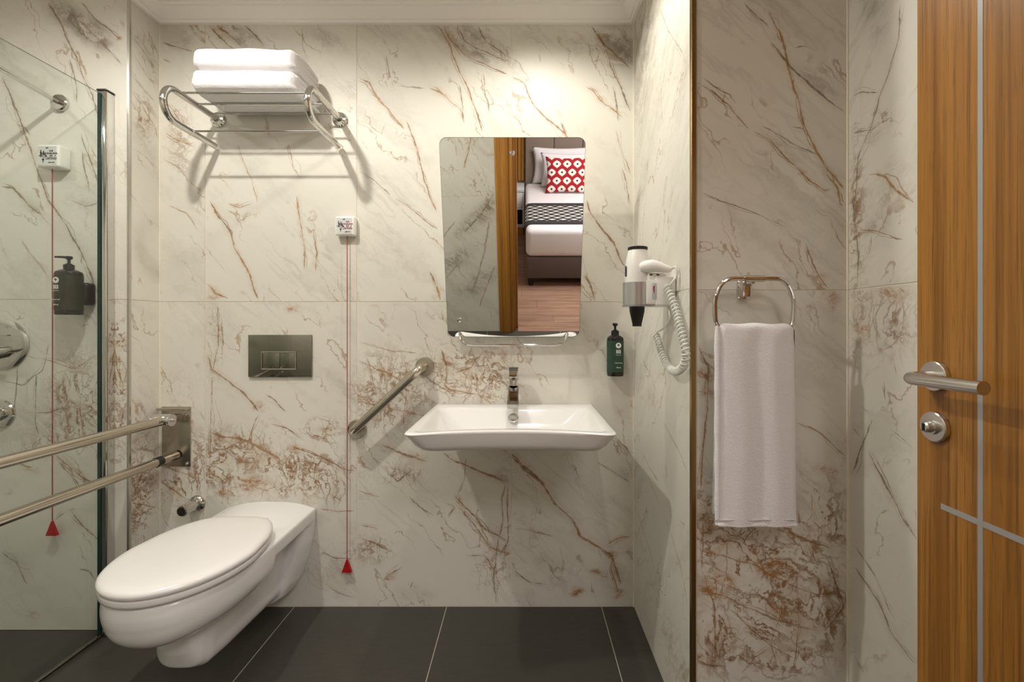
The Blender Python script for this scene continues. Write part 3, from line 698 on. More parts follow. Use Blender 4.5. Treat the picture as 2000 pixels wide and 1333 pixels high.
# ceiling + cornice
struct('ceiling', MB().box(-2.45, XS+.1, YF-.14, .12, CEIL, CEIL+.08), WHITECEIL)
def cornice(name, path, sides):
    # profile: (out from wall, height)
    pr = [(0, 2.284), (.014, 2.284), (.016, 2.292), (.024, 2.294), (.040, 2.312), (.052, 2.322), (.060, 2.323), (.062, 2.332), (.11, 2.338), (.112, CEIL), (0, CEIL)]
    rings = [[(f(o_) + (h,)) for (o_, h) in pr] for f in path]
    m = MB(); m.rings(rings, True, True); return struct(name, m, WHITECEIL, 25)
# runs: left return, back, right (mitred in one sweep)
cornice('trim_1', [lambda o_: (XL+o_, YS+.004), lambda o_: (XL+o_, -o_), lambda o_: (XR-o_, -o_), lambda o_: (XR-o_, YA+.02)], None)
# corner profiles
struct('trim_2', MB().box(XL-.006, XL+.003, YS-.004, YS+.006, 0, CEIL, .001, 1), STEEL)
struct('trim_3', MB().box(XR-.0015, XR+.0105, YA-.003, YA+.0115, 0, CEIL, .0008, 1), BRONZE)
struct('trim_4', MB().box(XS-.004, XS+.0, YA-.004, YA-.0, 0, CEIL), GROUT)
struct('trim_5', MB().box(XR-.004, XR, -.004, 0, 0, CEIL), GROUT)
struct('trim_6', MB().box(XL, XL+.003, -.003, 0, 0, CEIL), GROUT)

# ------------------------------------------------------------------ shower screen
YW = YS-.0005
sc_ = thing('shower_screen', (-1.5, -.9, 0), 'frameless clear glass shower screen standing in a chrome wall channel', 'shower screen')
MB().box(-1.504, -1.496, -1.55, YW-.030, .004, 1.925).build('glass_pane', GLASS, sc_, None)
pf = MB().box(-1.511, -1.479, YW-.036, YW, .002, 1.935, .003, 2).build('wall_channel', CHROME, sc_); pf['label'] = 'polished chrome wall channel'
MB().box(-1.506, -1.4955, YW-.0395, YW-.0365, .004, 1.925).build('seal', GREENEDGE, sc_)
MB().box(-1.507, -1.493, -1.55, YW-.037, .0005, .0085, .002, 1).build('floor_channel', DCHROME, sc_)
MB().box(-1.513, -1.477, YW-.038, YW, 1.935, 1.942, .002, 1).build('end_cap', BPLAST, sc_)
MB().box(-1.5015, -1.4985, -1.55, YW-.037, 1.9252, 1.9262).build('polished_edge', mat('pale_glass_edge', srgb(92, 104, 98), .2), sc_, None)
rod = thing('stabiliser_rod', (-1.673, YW, 1.906), 'thin chrome rod bracing the glass screen from a round wall plate', 'support rod')
MB().lathe([(0, .030), (.010, .030), (.014, .026), (.016, .008)], (-1.673, YW, 1.906), (0, -1, 0)).build('wall_plate', CHROME, rod)
a_ = Vector((-1.673, YW-.018, 1.906)); b_ = Vector((-1.507, -1.02, 1.90))
MB().tube([a_, b_], .008).build('rod', CHROME, rod)
MB().box(-1.525, -1.487, -1.045, -.995, 1.885, 1.932, .004).build('glass_clamp', CHROME, rod)

# ------------------------------------------------------------------ emergency call boxes
def xz(px, py, zc): return ((px-VX)*zc/F, EYE+(VY-py)*zc/F)
def call_box(cx, cz, yw, size, dep, cordx, zend, label, cordlabel, mono):
    t = thing('emergency_call_box', (cx, yw, cz), label, 'alarm switch')
    s = size/2
    MB().box(cx-s, cx+s, yw-dep, yw, cz-s, cz+s, .008, 4).build('housing', WPLAST, t)
    stk_ = MB().box(cx-s*.82, cx+s*.76, yw-dep-.0006, yw-dep+.0005, cz-s*.82, cz+s*.80).build('sticker', LABELP, t)
    y = yw-dep-.0010
    def T(body, x, z, sz, m, sx=1): text('lettering', body, sz, m, stk_, Matrix.Translation((cx+x*s, y, cz+z*s)) @ FRONT, sx=sx, bold=.0002)
    kR = INKK if mono else INKR; kB = INKK if mono else INKB; kG = INKK if mono else INKG
    T('acil', -.05, .66, s*.18, INKK); T('Acil', .32, .40, s*.22, kR); T('DURUMLARDA', .32, .17, s*.20, kR, .82)
    T('İPİ', .32, -.06, s*.20, kR); T('ÇEKİNİZ', .32, -.28, s*.24, kR); T('pull cord', .32, -.62, s*.15, INKK)
    # pictogram: standing attendant beside a wheelchair user
    m = MB(); P = lambda x, z: (cx+x*s, y, cz+z*s)
    m.lathe([(0, s*.055), (.0006, s*.055)], P(-.58, .42), (0, 1, 0), 12)
    m.tube([P(-.58, .34), P(-.55, .12), P(-.58, -.14)], s*.055, 6); m.tube([P(-.56, .26), P(-.42, .14), P(-.36, .18)], s*.03, 6)
    m.build('pictogram', kB, stk_)
    m = MB(); m.lathe([(0, s*.05), (.0006, s*.05)], P(-.34, .36), (0, 1, 0), 12)
    m.tube([P(-.34, .29), P(-.31, .05), P(-.16, .03), P(-.06, -.12)], s*.05, 6); m.tube([P(-.33, .18), P(-.18, .16)], s*.03, 6)
    m.tube([P(-.30+.14*math.cos(a), -.03+.14*math.sin(a)) for a in [PI*.75+i*PI*1.2/12 for i in range(13)]], s*.022, 6)
    m.build('pictogram', kB, stk_)
    m = MB(); m.lathe([(0, s*.10), (.0006, s*.10)], P(-.38, -.36), (0, 1, 0), 16); m.tube([P(-.38, -.46), P(-.38, -.62)], s*.03, 6); m.build('bell_symbol', kG, stk_)
    for sx in (-.72, .70):
        MB().lathe([(0, s*.05), (.0006, s*.05)], P(sx, -.03), (0, 1, 0), 10).build('screw', INKK, t)
    pc = thing('pull_cord', (cordx, yw-dep*.5, zend), cordlabel, 'pull cord', )
    yc = yw-dep*.5
    MB().tube([(cordx, yc, cz-s-.0005), (cordx+.0005, yc, (cz+zend)/2), (cordx, yc, zend+.045)], .0017, 6).build('cord', REDCORD, pc)
    m = MB(); m.add([(cordx-.019, yc-.006, zend), (cordx+.019, yc-.006, zend), (cordx+.019, yc+.006, zend), (cordx-.019, yc+.006, zend),
                     (cordx-.002, yc-.003, zend+.05), (cordx+.002, yc-.003, zend+.05), (cordx+.002, yc+.003, zend+.05), (cordx-.002, yc+.003, zend+.05)],
                    [(3, 2, 1, 0), (4, 5, 6, 7), (0, 1, 5, 4), (1, 2, 6, 5), (2, 3, 7, 6), (3, 0, 4, 7)]); m.build('triangle_grip', RED, pc)
cx, cz = xz(672.5, 441, 1.765); 
call_box(cx, cz, 0, .075, .034, (678-VX)*1.783/F, EYE-(1118-VY)*1.783/F, 'white call box with coloured sticker on the wall between towel rack and mirror', 'red pull cord with triangle hanging between toilet and grab bar', False)
cx, cz = xz(91, 303, 1.61)
call_box(cx, cz, YW, .080, .046, (102.5-VX)*1.637/F, EYE-(1046-VY)*1.637/F, 'white call box with black print on the shower wall behind the glass', 'red pull cord with triangle on the shower wall behind the glass', True)

# ------------------------------------------------------------------ soap dispensers
def dispenser(cx, z0, yc, yw, label, lab, shower):
    t = thing('soap_dispenser', (cx, yc, z0), label, 'dispenser', None)
    hw, hd, hb = (.031, .024, .150) if not shower else (.033, .033, .150)
    def ring(sx, sy, z, n=32, e=3.2):
        out = []
        for k in range(n):
            a = 2*PI*k/n; c, s = math.cos(a), math.sin(a)
            out.append((cx+sx*math.copysign(abs(c)**(2/e), c), yc+sy*math.copysign(abs(s)**(2/e), s), z0+z))
        return out
    m = MB(); m.rings([ring(hw*.93, hd*.93, 0), ring(hw, hd, .004), ring(hw, hd, hb-.008), ring(hw*.93, hd*.93, hb-.001), ring(hw*.6, hd*.6, hb+.006)]); m.build('bottle', BOTTLE, t)
    m = MB(); m.rings([ring(hw+.0004, hd+.0004, .016), ring(hw+.0004, hd+.0004, .136)], False, False); lw_ = m.build('label_wrap', lab, t)
    z = z0+hb+.006
    pc_ = MB().lathe([(0, .015), (.018, .015), (.0185, .009), (.022, .009), (.0225, .0045), (.040, .0045)], (cx, yc, z), (0, 0, 1), 24).build('pump_collar', BPLAST, t)
    mm = MB(); mm.lathe([(0, .006), (.003, .010), (.010, .010), (.012, .008)], (cx, yc, z+.036), (0, 0, 1), 20)
    d = Vector((-.8, -.55, 0)).normalized() if shower else Vector((0, -1, 0))
    c0 = Vector((cx, yc, z+.044)); mm.tube([c0, c0+d*.022, c0+d*.036+Vector((0, 0, -.001))], .0035, 8, rs=[.0045, .0038, .003]); mm.build('pump_spout', BPLAST, pc_)
    # wall bracket
    if shower:
        MB().box(cx+.008, cx+.040, yc+.022, yw, z0+.035, z0+.115, .010, 3).build('wall_bracket', BPLAST, t)
    else: MB().box(cx-.018, cx+.018, yc+hd-.002, yw, z0+.03, z0+.12, .004, 2).build('wall_bracket', BPLAST, t)
    y = yc-hd-.0008; X = cx+(.008 if not shower else -.012)
    MB().lathe([(0, .0105), (.0004, .0105)], (X, y, z0+.118), (0, 1, 0), 28).build('round_emblem', INKW, lw_)
    m = MB(); P = lambda x, zz: (X+x, y-.0006, z0+.118+zz)
    m.add([P(-.006, .0), P(.006, .0), P(.003, .004), P(0, .007), P(-.003, .004), P(-.001, 0), P(.001, 0), P(.001, -.005), P(-.001, -.005)], [(0, 1, 2, 3, 4), (5, 8, 7, 6)]); m.build('tree_mark', lab, lw_, None)
    text('lettering', 'BIEB', .019, INKW, lw_, Matrix.Translation((X, y, z0+.094)) @ FRONT, sx=.52, bold=.0003)
    text('lettering', 'natural care', .0042, INKW, lw_, Matrix.Translation((X, y, z0+.082)) @ FRONT)
    text('lettering', 'shower gel' if shower else 'Liquid Soap', .0062, INKW, lw_, Matrix.Translation((X, y, z0+.052)) @ FRONT)
    text('lettering', '300 ml', .0062, INKW, lw_, Matrix.Translation((X, y, z0+.034)) @ FRONT, bold=.0001)
cx, z0 = xz(1204, 736, 1.745)
dispenser(cx, z0, -.030, 0, 'dark soap dispenser with green label on the wall right of the sink', GREENL, False)
cx, z0 = xz(122, 615, 1.575)
dispenser(cx, z0, YW-.062, YW, 'dark olive soap dispenser on the shower wall behind the glass', OLIVEL, True)

# ------------------------------------------------------------------ shower valves
def valve(cx, cz, r, label, lever):
    t = thing('shower_valve', (cx, YW, cz), label, 'shower tap')
    MB().lathe([(0, r), (.004, r), (.009, r*.93), (.012, r*.8), (.013, .02)], (cx, YW, cz), (0, -1, 0), 48).build('wall_plate', CHROME, t)
    if lever:
        MB().lathe([(0, .024), (.03, .024), (.034, .021), (.05, .019), (.053, .014)], (cx-.012, YW-.012, cz-.03), (0, -1, 0), 28).build('hub', CHROME, t)
        q = Vector((cx-.012, YW-.045, cz-.028)); MB().tube([q+Vector((.014, 0, 0)), q+Vector((.04, -.004, .002)), q+Vector((.075, -.008, .008))], .007, 12, rs=[.010, .008, .005]).build('lever', CHROME, t)
        MB().box(cx-.03, cx+.028, YW-.020, YW-.012, cz+.030, cz+.036, .002).build('diverter', CHROME, t)
    else:
        MB().lathe([(0, .026), (.06, .025), (.075, .022), (.078, .015)], (cx, YW-.012, cz), (0, -1, 0), 28).build('knob', CHROME, t)
cx, cz = xz(5, 673, 1.65); valve(cx, cz, .088, 'large round chrome shower mixer on the shower wall, cut by the picture edge', True)
cx, cz = xz(-2, 809, 1.65); valve(cx, cz, .050, 'small round chrome valve below the large shower mixer', False)

# ------------------------------------------------------------------ fold-down rail beside the toilet
gx = -1.355; zt, zb = .745, .597
gr = thing('fold_down_grab_rail', (gx, 0, zb-.09), 'hinged steel double grab rail fixed left of the toilet', 'grab rail')
x0, zz0 = xz(316, 912, 1.795); x1, zz1 = xz(372, 795, 1.795)
MB().box(x0, x1, -.006, -.0005, zz0, zz1, .0015).build('wall_plate', WARMSTEEL, gr)
MB().box(x0, x1, -.035, -.0065, zz1-.010, zz1-.002, .001).build('top_bracket', WARMSTEEL, gr)
for (bx, bz) in ((x1-.012, zz0+.012), (x1-.016, zz1-.03), (x0+.012, zz0+.012)):
    MB().lathe([(0, .006), (.004, .006), (.006, .003)], (bx, -.006, bz), (0, -1, 0), 12).build('screw', CHROME, gr)
MB().lathe([(-.042, .020), (-.038, .023), (.022, .023), (.026, .021)], (gx+.004, -.075, zt+.002), (1, 0, 0), 32).build('hinge_barrel', CHROME, gr)
MB().lathe([(.027, .0225), (.029, .0225), (.030, .008), (.040, .008), (.042, .005)], (gx+.004, -.075, zt+.002), (1, 0, 0), 28).build('hinge_cap', STEEL, gr)
MB().box(gx-.02, gx+.022, -.070, -.006, zt-.012, zt+.014, .003).build('hinge_block', WARMSTEEL, gr)
rail = fillet([(gx, -.092, zt), (gx, -.83, zt), (gx, -.83, zb), (gx, -.012, zb)], .07, 10)
MB().tube(rail, .0165, 24).build('rail', RAILM, gr)
MB().lathe([(-.012, .0185), (.012, .0185)], (gx, -.10, zb), (0, 1, 0), 24).build('rubber_collar', BPLAST, gr)

# ------------------------------------------------------------------ diagonal grab bar
xa, za = xz(830, 716, 1.8); xb, zb2 = xz(698, 838, 1.8)
gb = thing('wall_grab_bar', ((xa+xb)/2, 0, zb2), 'slanting brushed steel grab bar on the wall left of the sink', 'grab bar')
for (x, z) in ((xa, za), (xb, zb2)):
    MB().lathe([(0, .037), (.006, .037), (.011, .034), (.012, .018)], (x, -.0005, z), (0, -1, 0), 36).build('wall_flange', WARMSTEEL, gb)
MB().tube(fillet([(xa, -.010, za), (xa-.004, -.072, za-.002), (xb+.004, -.072, zb2+.002), (xb, -.010, zb2)], .045, 9), .0165, 24).build('bar', RAILM, gb)

# ------------------------------------------------------------------ flush plate
x0, zz0 = xz(484.5, 737, 1.79); x1, zz1 = xz(608, 654.5, 1.79)
fp = thing('flush_plate', ((x0+x1)/2, 0, zz0), 'dark mirror-finish dual flush plate on the wall above the toilet', 'flush plate')
MB().box(x0, x1, -.010, -.0005, zz0, zz1, .0012).build('plate', DCHROME, fp)
bx0, bz0 = xz(511, 722, 1.788); bx1, bz1 = xz(578.5, 687, 1.788); wmid = xz(547, 0, 1.788)[0]
m = MB(); t_ = .0035
for (a, b, c, d) in ((bx0, bx1, bz1-t_, bz1), (bx0, bx1, bz0, bz0+t_), (bx0, bx0+t_, bz0+t_, bz1-t_), (bx1-t_, bx1, bz0+t_, bz1-t_)): m.box(a, b, -.0165, -.0102, c, d, .0008, 1)
m.build('button_frame', CHROME, fp)
MB().box(bx0+.0045, wmid-.0008, -.0145, -.0102, bz0+.0045, bz1-.0045, .001).build('button', DCHROME, fp)
MB().box(wmid+.0008, bx1-.0045, -.0145, -.0102, bz0+.0045, bz1-.0045, .001).build('button', DCHROME, fp)

# ------------------------------------------------------------------ water valve behind the toilet
vx, vz = xz(386, 983, 1.8)
av = thing('angle_valve', (vx, 0, vz), 'small ribbed chrome water tap low on the wall behind the toilet', 'tap')
MB().lathe([(0, .031), (.004, .031), (.010, .027), (.014, .02)], (vx, -.0005, vz), (0, -1, 0), 32).build('rosette', CHROME, av)
m = MB(); rg = []
for (d, r) in ((.012, .017), (.03, .017), (.032, .0205), (.082, .0205), (.084, .019)):
    rg.append([(vx+(r-(.0014 if (k % 4) < 2 and d > .03 else 0))*math.cos(2*PI*k/64), -d, vz+(r-(.0014 if (k % 4) < 2 and d > .03 else 0))*math.sin(2*PI*k/64)) for k in range(64)])
m.rings(rg); m.build('ribbed_knob', CHROME, av)
MB().lathe([(0, .0175), (.003, .016)], (vx, -.0843, vz), (0, -1, 0), 32).build('knob_face', DCHROME, av)

# ------------------------------------------------------------------ toilet
TX = -.988
tt = thing('wall_hung_toilet', (TX, 0, .09), 'white wall-hung toilet with closed oval lid below the flush plate', 'toilet')
def plan(halfw, d0, d1, n=56, e=2.35, back=None):
    """front-rounded outline, going round: back-left .. front .. back-right. d is distance from the wall"""
    pts = []; mid = d1-.30
    m = n-8
    for k in range(m+1):
        a = PI*k/m; c, s = math.cos(a), math.sin(a)
        pts.append((-halfw*math.copysign(abs(c)**(2/e), c), mid+(d1-mid)*abs(s)**(2/e)))
    for k in range(1, 5): pts.append((halfw+(back-halfw if back else 0)*k/4, mid+(d0-mid)*k/4))
    for k in range(1, 4): pass
    for k in range(4): pts.append((-halfw-(back-halfw if back else 0)*(4-k)/4, d0+(mid-d0)*k/4))
    return pts
body = MB()
# bowl bulge
rg = []
PR = [(.392, 1.0, 0, 0), (.384, 1.006, .002, 0), (.36, 1.012, .005, 0), (.338, 1.006, .003, 0)]
for k in range(1, 15):
    a = PI/2*k/14*.985; q = math.cos(a)**.62
    PR.append((.338-.094*math.sin(a), 1.006*max(q, .38), -.16*(1-q), .05*(1-q)))
for (z, s, dd, b0) in PR:
    rg.append([(TX+x*s, -(d+(dd*(d-.3)/.35 if d > .3 else 0)), z) for (x, d) in plan(.176, .30+b0, .655)])
body.rings(rg)
# deck flange
rg = []
for (z, s) in ((.342, .985), (.350, 1), (.386, 1), (.392, .985)):
    rg.append([(TX+x*s, -max(d, .0005), z) for (x, d) in plan(.176, .0, .60, back=.175)])
body.rings(rg)
# dome over the rear of the deck
nx, nd = 25, 14; vs = []; fs = []
for j in range(nd):
    d = .215*j/(nd-1)
    for i in range(nx):
        u = -1+2*i/(nx-1); h = .388+.028*(1-abs(u)**2.6)*(1-(j/(nd-1))**3)
        vs.append((TX+u*.174, -max(d, .0005), h))
n0 = len(vs)
for j in range(nd):
    for i in range(nx): vs.append((TX+(-1+2*i/(nx-1))*.174, -max(.215*j/(nd-1), .0005), .36))
for j in range(nd-1):
    for i in range(nx-1):
        a = j*nx+i; fs.append((a, a+1, a+nx+1, a+nx)); fs.append((n0+a, n0+a+nx, n0+a+nx+1, n0+a+1))
for i in range(nx-1): fs.append((i, n0+i, n0+i+1, i+1)); a = (nd-1)*nx+i; fs.append((a, a+1, n0+a+1, n0+a))
for j in range(nd-1): a = j*nx; fs.append((a, a+nx, n0+a+nx, n0+a)); a += nx-1; fs.append((a, n0+a, n0+a+nx, a+nx))
body.add(vs, fs)
# trap column and pan
rg = []
def sec(d, hw, zlo, zhi, top=None, n=24):
    top = top or hw; out = []
    for k in range(n+1):
        a = PI*k/n; c, s = math.cos(a), math.sin(a)
        out.append((TX+hw*math.copysign(abs(c)**.62, c)*(1 if True else 0), -d, zlo+(.07)*(1-abs(s)**.62)))
    out.append((TX-top, -d, zhi)); out.append((TX+top, -d, zhi)); return out
for (d, hw, zlo, top) in ((.0006, .092, .07, .12), (.10, .09, .085, .12), (.25, .085, .09, .118), (.38, .082, .095, .115), (.455, .076, .100, .10), (.485, .066, .118, .085), (.505, .05, .17, .07), (.512, .04, .22, .05)):
    rg.append(sec(d, hw, zlo, .37, top))
body.rings(rg)
# wall flange (U plate)
out = [(.175, .36), (.173, .33), (.166, .27), (.150, .20), (.128, .135), (.100, .09), (.06, .066), (0, .062)]
U = [(x, z) for x, z in out]+[(-x, z) for x, z in reversed(out[:-1])]
rg = [[(TX+x*s, -d, z) for (x, z) in U] for (d, s) in ((.0005, 1), (.045, .985), (.085, .93), (.10, .85))]
body.rings(rg)
bo = body.build('bowl', CERAMIC, tt)
md = bo.modifiers.new('remesh', 'REMESH'); md.mode = 'VOXEL'; md.voxel_size = .0042; md.use_smooth_shade = True
md = bo.modifiers.new('smooth', 'SMOOTH'); md.factor = .6; md.iterations = 9
# seat and lid, outlines from the unprojected photograph points
def lidplan(k=1.0, n=60, inset=0):
    pts = []
    d0, d1, hw = .195, .668, .187
    for i in range(n):
        a = 2*PI*i/n; c, s = math.cos(a), math.sin(a)
        # front half: ellipse, back half: flatter superellipse
        e = 2.0 if s > 0 else 4.2
        xx = (hw-inset)*math.copysign(abs(c)**(2/e), c)
        mid = .43
        ext = (d1-mid-inset) if s > 0 else (mid-d0-inset)
        dd = mid+ext*math.copysign(abs(s)**(2/e), s)
        if s <= 0: xx *= 1-.30*((mid-dd)/(mid-d0))**1.7
        pts.append((xx, dd))
    return pts
def slab(zs, name, parent):
    rg = [[(TX+x, -d, z+zz) for (x, d, zz) in [(x, d, 0) for (x, d) in lidplan(inset=i)]] for (z, i) in zs]
    m = MB(); m.rings(rg); o = m.build(name, SEATP, parent, 40); return o
slab([(.3955, .006), (.398, .002), (.404, .0), (.412, .001), (.4145, .005)], 'seat', tt)
lid = slab([(.4165, .006), (.418, .0015), (.424, -.002), (.431, -.001), (.436, .004), (.4395, .012), (.4415, .03), (.4428, .07), (.4435, .12)], 'lid', tt)
for s in (-1, 1): MB().lathe([(-.014, .006), (-.012, .009), (.012, .009), (.014, .006)], (TX+s*.075, -.190, .418), (1, 0, 0), 16).build('hinge', SEATP, tt)

# ------------------------------------------------------------------ wash basin
SX = -.038
sk = thing('wash_basin', (SX, 0, .735), 'rectangular white ceramic basin mounted on the wall under the mirror', 'sink')
def rrect(hw, d0, d1, r, n=10, bow=0.0, rb=None):
    """rounded rectangle in x,d ; starts at back-left"""
    rb = r if rb is None else rb; pts = []
    def arc(cx, cd, rr, a0):
        for k in range(n+1):
            a = a0+PI/2*k/n; pts.append((cx+rr*math.cos(a), cd+rr*math.sin(a)))
    def seg(p, q, m=14):
        for k in range(1, m): t = k/m; pts.append((p[0]+(q[0]-p[0])*t, p[1]+(q[1]-p[1])*t))
    arc(hw-r, d1-r, r, 0); seg((hw-r, d1), (-hw+r, d1), 24); arc(-hw+r, d1-r, r, PI/2); seg((-hw, d1-r), (-hw, d0+rb), 8)
    arc(-hw+rb, d0+rb, rb, PI); seg((-hw+rb, d0), (hw-rb, d0), 24); arc(hw-rb, d0+rb, rb, 3*PI/2); seg((hw, d0+rb), (hw, d1-r), 8)
    if bow:
        mid = (d0+d1)/2
        pts = [(x, d-bow*(1-(x/hw)**2)*max(0, (d-mid)/(d1-mid))) for x, d in pts]
    return pts
def rk(hw, d0, d1, r, z, bow=0, rb=None): return [(SX+x, -d, z) for x, d in rrect(hw, d0, d1, r, bow=bow, rb=rb)]
Y0 = .0006
rg = [rk(.12, .10, .22, .04, .705), rk(.17, .05, .27, .05, .712, .0), rk(.240, .02, .452, .05, .7335, .02), rk(.250, Y0, .468, .045, .7345, .025, .004), rk(.266, Y0, .487, .045, .740, .03, .004), rk(.280, Y0, .503, .045, .755, .036, .004),
      rk(.290, Y0, .514, .045, .772, .042, .004), rk(.2995, Y0, .529, .042, .789, .051, .004), rk(.301, Y0, .533, .040, .7945, .054, .004), rk(.2995, Y0, .531, .040, .7975, .054, .004), rk(.297, .0035, .527, .038, .7985, .054, .004),
      rk(.276, .095, .504, .035, .7985, .052), rk(.272, .100, .500, .034, .7965, .051), rk(.266, .108, .485, .036, .789, .042), rk(.235, .135, .44, .05, .752, .02), rk(.205, .165, .40, .06, .722, .01), rk(.15, .19, .36, .07, .712), rk(.05, .23, .30, .034, .706)]
m = MB(); m.rings(rg); m.build('basin', CERAMIC, sk, 50)
MB().lathe([(0, .022), (.003, .021), (.006, .012)], (SX, -.265, .7062), (0, 0, 1), 24).build('drain_plug', CHROME, sk)
ox, oz = xz(1002.5, 818, 1.655)
MB().lathe([(0, .0185), (.003, .0185), (.006, .015), (.0065, .005)], (ox, -.1375, oz), (0, -.80, .60), 32).build('overflow_cap', CHROME, sk)
fc = thing('basin_mixer', (SX, -.055, .7985), 'chrome single-lever mixer tap on the rear ledge of the basin', 'tap')
m = MB()
def fr(hw, y0, y1, z, r=.004): return [(SX-.001+x, -d, z) for x, d in rrect(hw, -y1, -y0, r, 3)]
m.rings([fr(.021, -.080, -.038, .7992), fr(.0205, -.079, -.039, .81), fr(.0182, -.076, -.041, .838), fr(.017, -.074, -.042, .842)]); m.build('body', CHROME, fc, 35)
m = MB(); sp = []
for (y, z0_, z1_, hw) in ((-.036, .836, .8750, .0182), (-.060, .840, .8745, .0190), (-.085, .836, .8640, .0192), (-.120, .824, .8480, .0196), (-.155, .812, .8320, .0200), (-.172, .808, .8245, .0200), (-.176, .810, .8215, .0196)):
    sp.append([(SX-.001+a*hw, y, z0_ if b else z1_) for a, b in ((-1, 1), (-1, 0), (1, 0), (1, 1))])
m.rings(sp); m.build('spout', CHROME, fc, 12)
MB().lathe([(0, .011), (.005, .011)], (SX-.001, -.160, .8055), (0, 0, 1), 20).build('aerator', CHROME, fc)
MB().lathe([(0, .0165), (.020, .0165), (.022, .014)], (SX-.001, -.056, .8755), (0, 0, 1), 32).build('cartridge', CHROME, fc)
m = MB()
lv = [[(SX-.001+a*hw, y, z) for a, z in ((-1, zl), (-1, zh), (1, zh), (1, zl))] for (y, zl, zh, hw) in ((-.034, .8985, .930, .0170), (-.05, .8985, .945, .0190), (-.068, .900, .946, .0185), (-.085, .908, .937, .0165), (-.104, .914, .922, .0140))]
m.rings(lv); m.build('lever', CHROME, fc, 12)
sl = math.atan2(.8640-.8480, .035)
text('lettering', 'artema', .0085, INKK, fc, Matrix.Translation((SX-.001, -.082, .8658)) @ Matrix.Rotation(math.radians(26), 4, 'X'))

# ------------------------------------------------------------------ tilting mirror
TH = math.radians(15.3); mb_ = Vector((-.039, -.045, 1.062))
up = Vector((0, -math.sin(TH), math.cos(TH))); nrm = Vector((0, -math.cos(TH), -math.sin(TH)))
mr = thing('tilting_mirror', tuple(mb_), 'frameless rounded mirror tilted forward above the basin', 'mirror')
def mpt(u, v, w_=0): return mb_+Vector((u, 0, 0))+up*v+nrm*w_
ML = .708; mring = [(x, d) for x, d in rrect(.25, 0, ML, .026)]
m = MB(); m.add([mpt(x, v, .0028) for x, v in mring], [tuple(range(len(mring)))]); mo = m.build('mirror_face', MIRROR, mr, None)
if (mo.data.polygons[0].normal).dot(nrm) < 0: mo.data.flip_normals()
m = MB(); m.add([mpt(x*.99, v*.99+.003, -.0037) for x, v in reversed(mring)], [tuple(range(len(mring)))]); m.build('rear_panel', WPLAST, mr, None)
m = MB(); m.rings([[mpt(x*1.0035, v*1.004-.0015, .0025) for x, v in mring], [mpt(x*1.0035, v*1.004-.0015, -.0035) for x, v in mring]]); m.build('backing', MEDGE, mr)
for (px, py) in ((1000, 299), (897, 625)):
    # place the cap where the pixel ray meets the mirror plane
    dr = Vector(((px-VX)/F, 1, (VY-py)/F)); c0 = Vector((0, CAMY, EYE)); tq = (mb_+nrm*.003-c0).dot(nrm)/dr.dot(nrm); q = c0+dr*tq
    MB().lathe([(0, .0095), (.004, .0095), (.007, .007), (.0078, .003)], q, nrm, 20).build('screw_cap', CHROME, mr)
bz = 1.030
bar = fillet([(-.039-.205, -.055, 1.072), (-.039-.195, -.075, 1.040), (-.039-.165, -.078, bz), (-.039+.165, -.078, bz), (-.039+.195, -.075, 1.040), (-.039+.205, -.055, 1.072)], .03, 6)
MB().tube(bar, .0048, 12).build('tilt_handle', CHROME, mr)
MB().box(-.19, .11, -.03, -.0005, 1.10, 1.13, .003).build('wall_bracket', STEEL, mr)
for s in (-1, 1): MB().tube([(-.039+s*.14, -.002, 1.62), mpt(s*.14, .60, -.004)], .004, 8).build('stay_arm', STEEL, mr)

# ------------------------------------------------------------------ towel rack
rxl, rxr = -1.197, -.719; rz1, rz0 = 1.91, 1.80
rk_ = thing('towel_rack', ((rxl+rxr)/2, 0, rz0), 'chrome wall-mounted towel rack with looped side tubes', 'towel rack')
for x in (rxl, rxr):
    MB().lathe([(0, .029), (.006, .029), (.012, .025), (.015, .013), (.03, .0125)], (x, -.0005, rz1), (0, -1, 0), 32).build('wall_flange', CHROME, rk_)
    pts = [(x, -.012, rz1), (x, -.215, rz1)]
    for k in range(1, 16):
        a = PI/2-PI*k/16; pts.append((x, -.222-.055*math.cos(a), (rz1+rz0)/2+.055*math.sin(a)))
    pts += [(x, -.215, rz0), (x, -.022, rz0), (x, -.018, rz0)]
    MB().tube(pts, .0115, 20, rs=[.0115]*(len(pts)-1)+[.008]).build('side_loop', CHROME, rk_)
for zc, h in ((1.591, rz1), (1.671, rz1), (1.747, rz1), (1.645, rz0)):
    MB().tube([(rxl+.009, zc-1.8, h), (rxr-.009, zc-1.8, h)], .0036, 10).build('rail', CHROME, rk_)
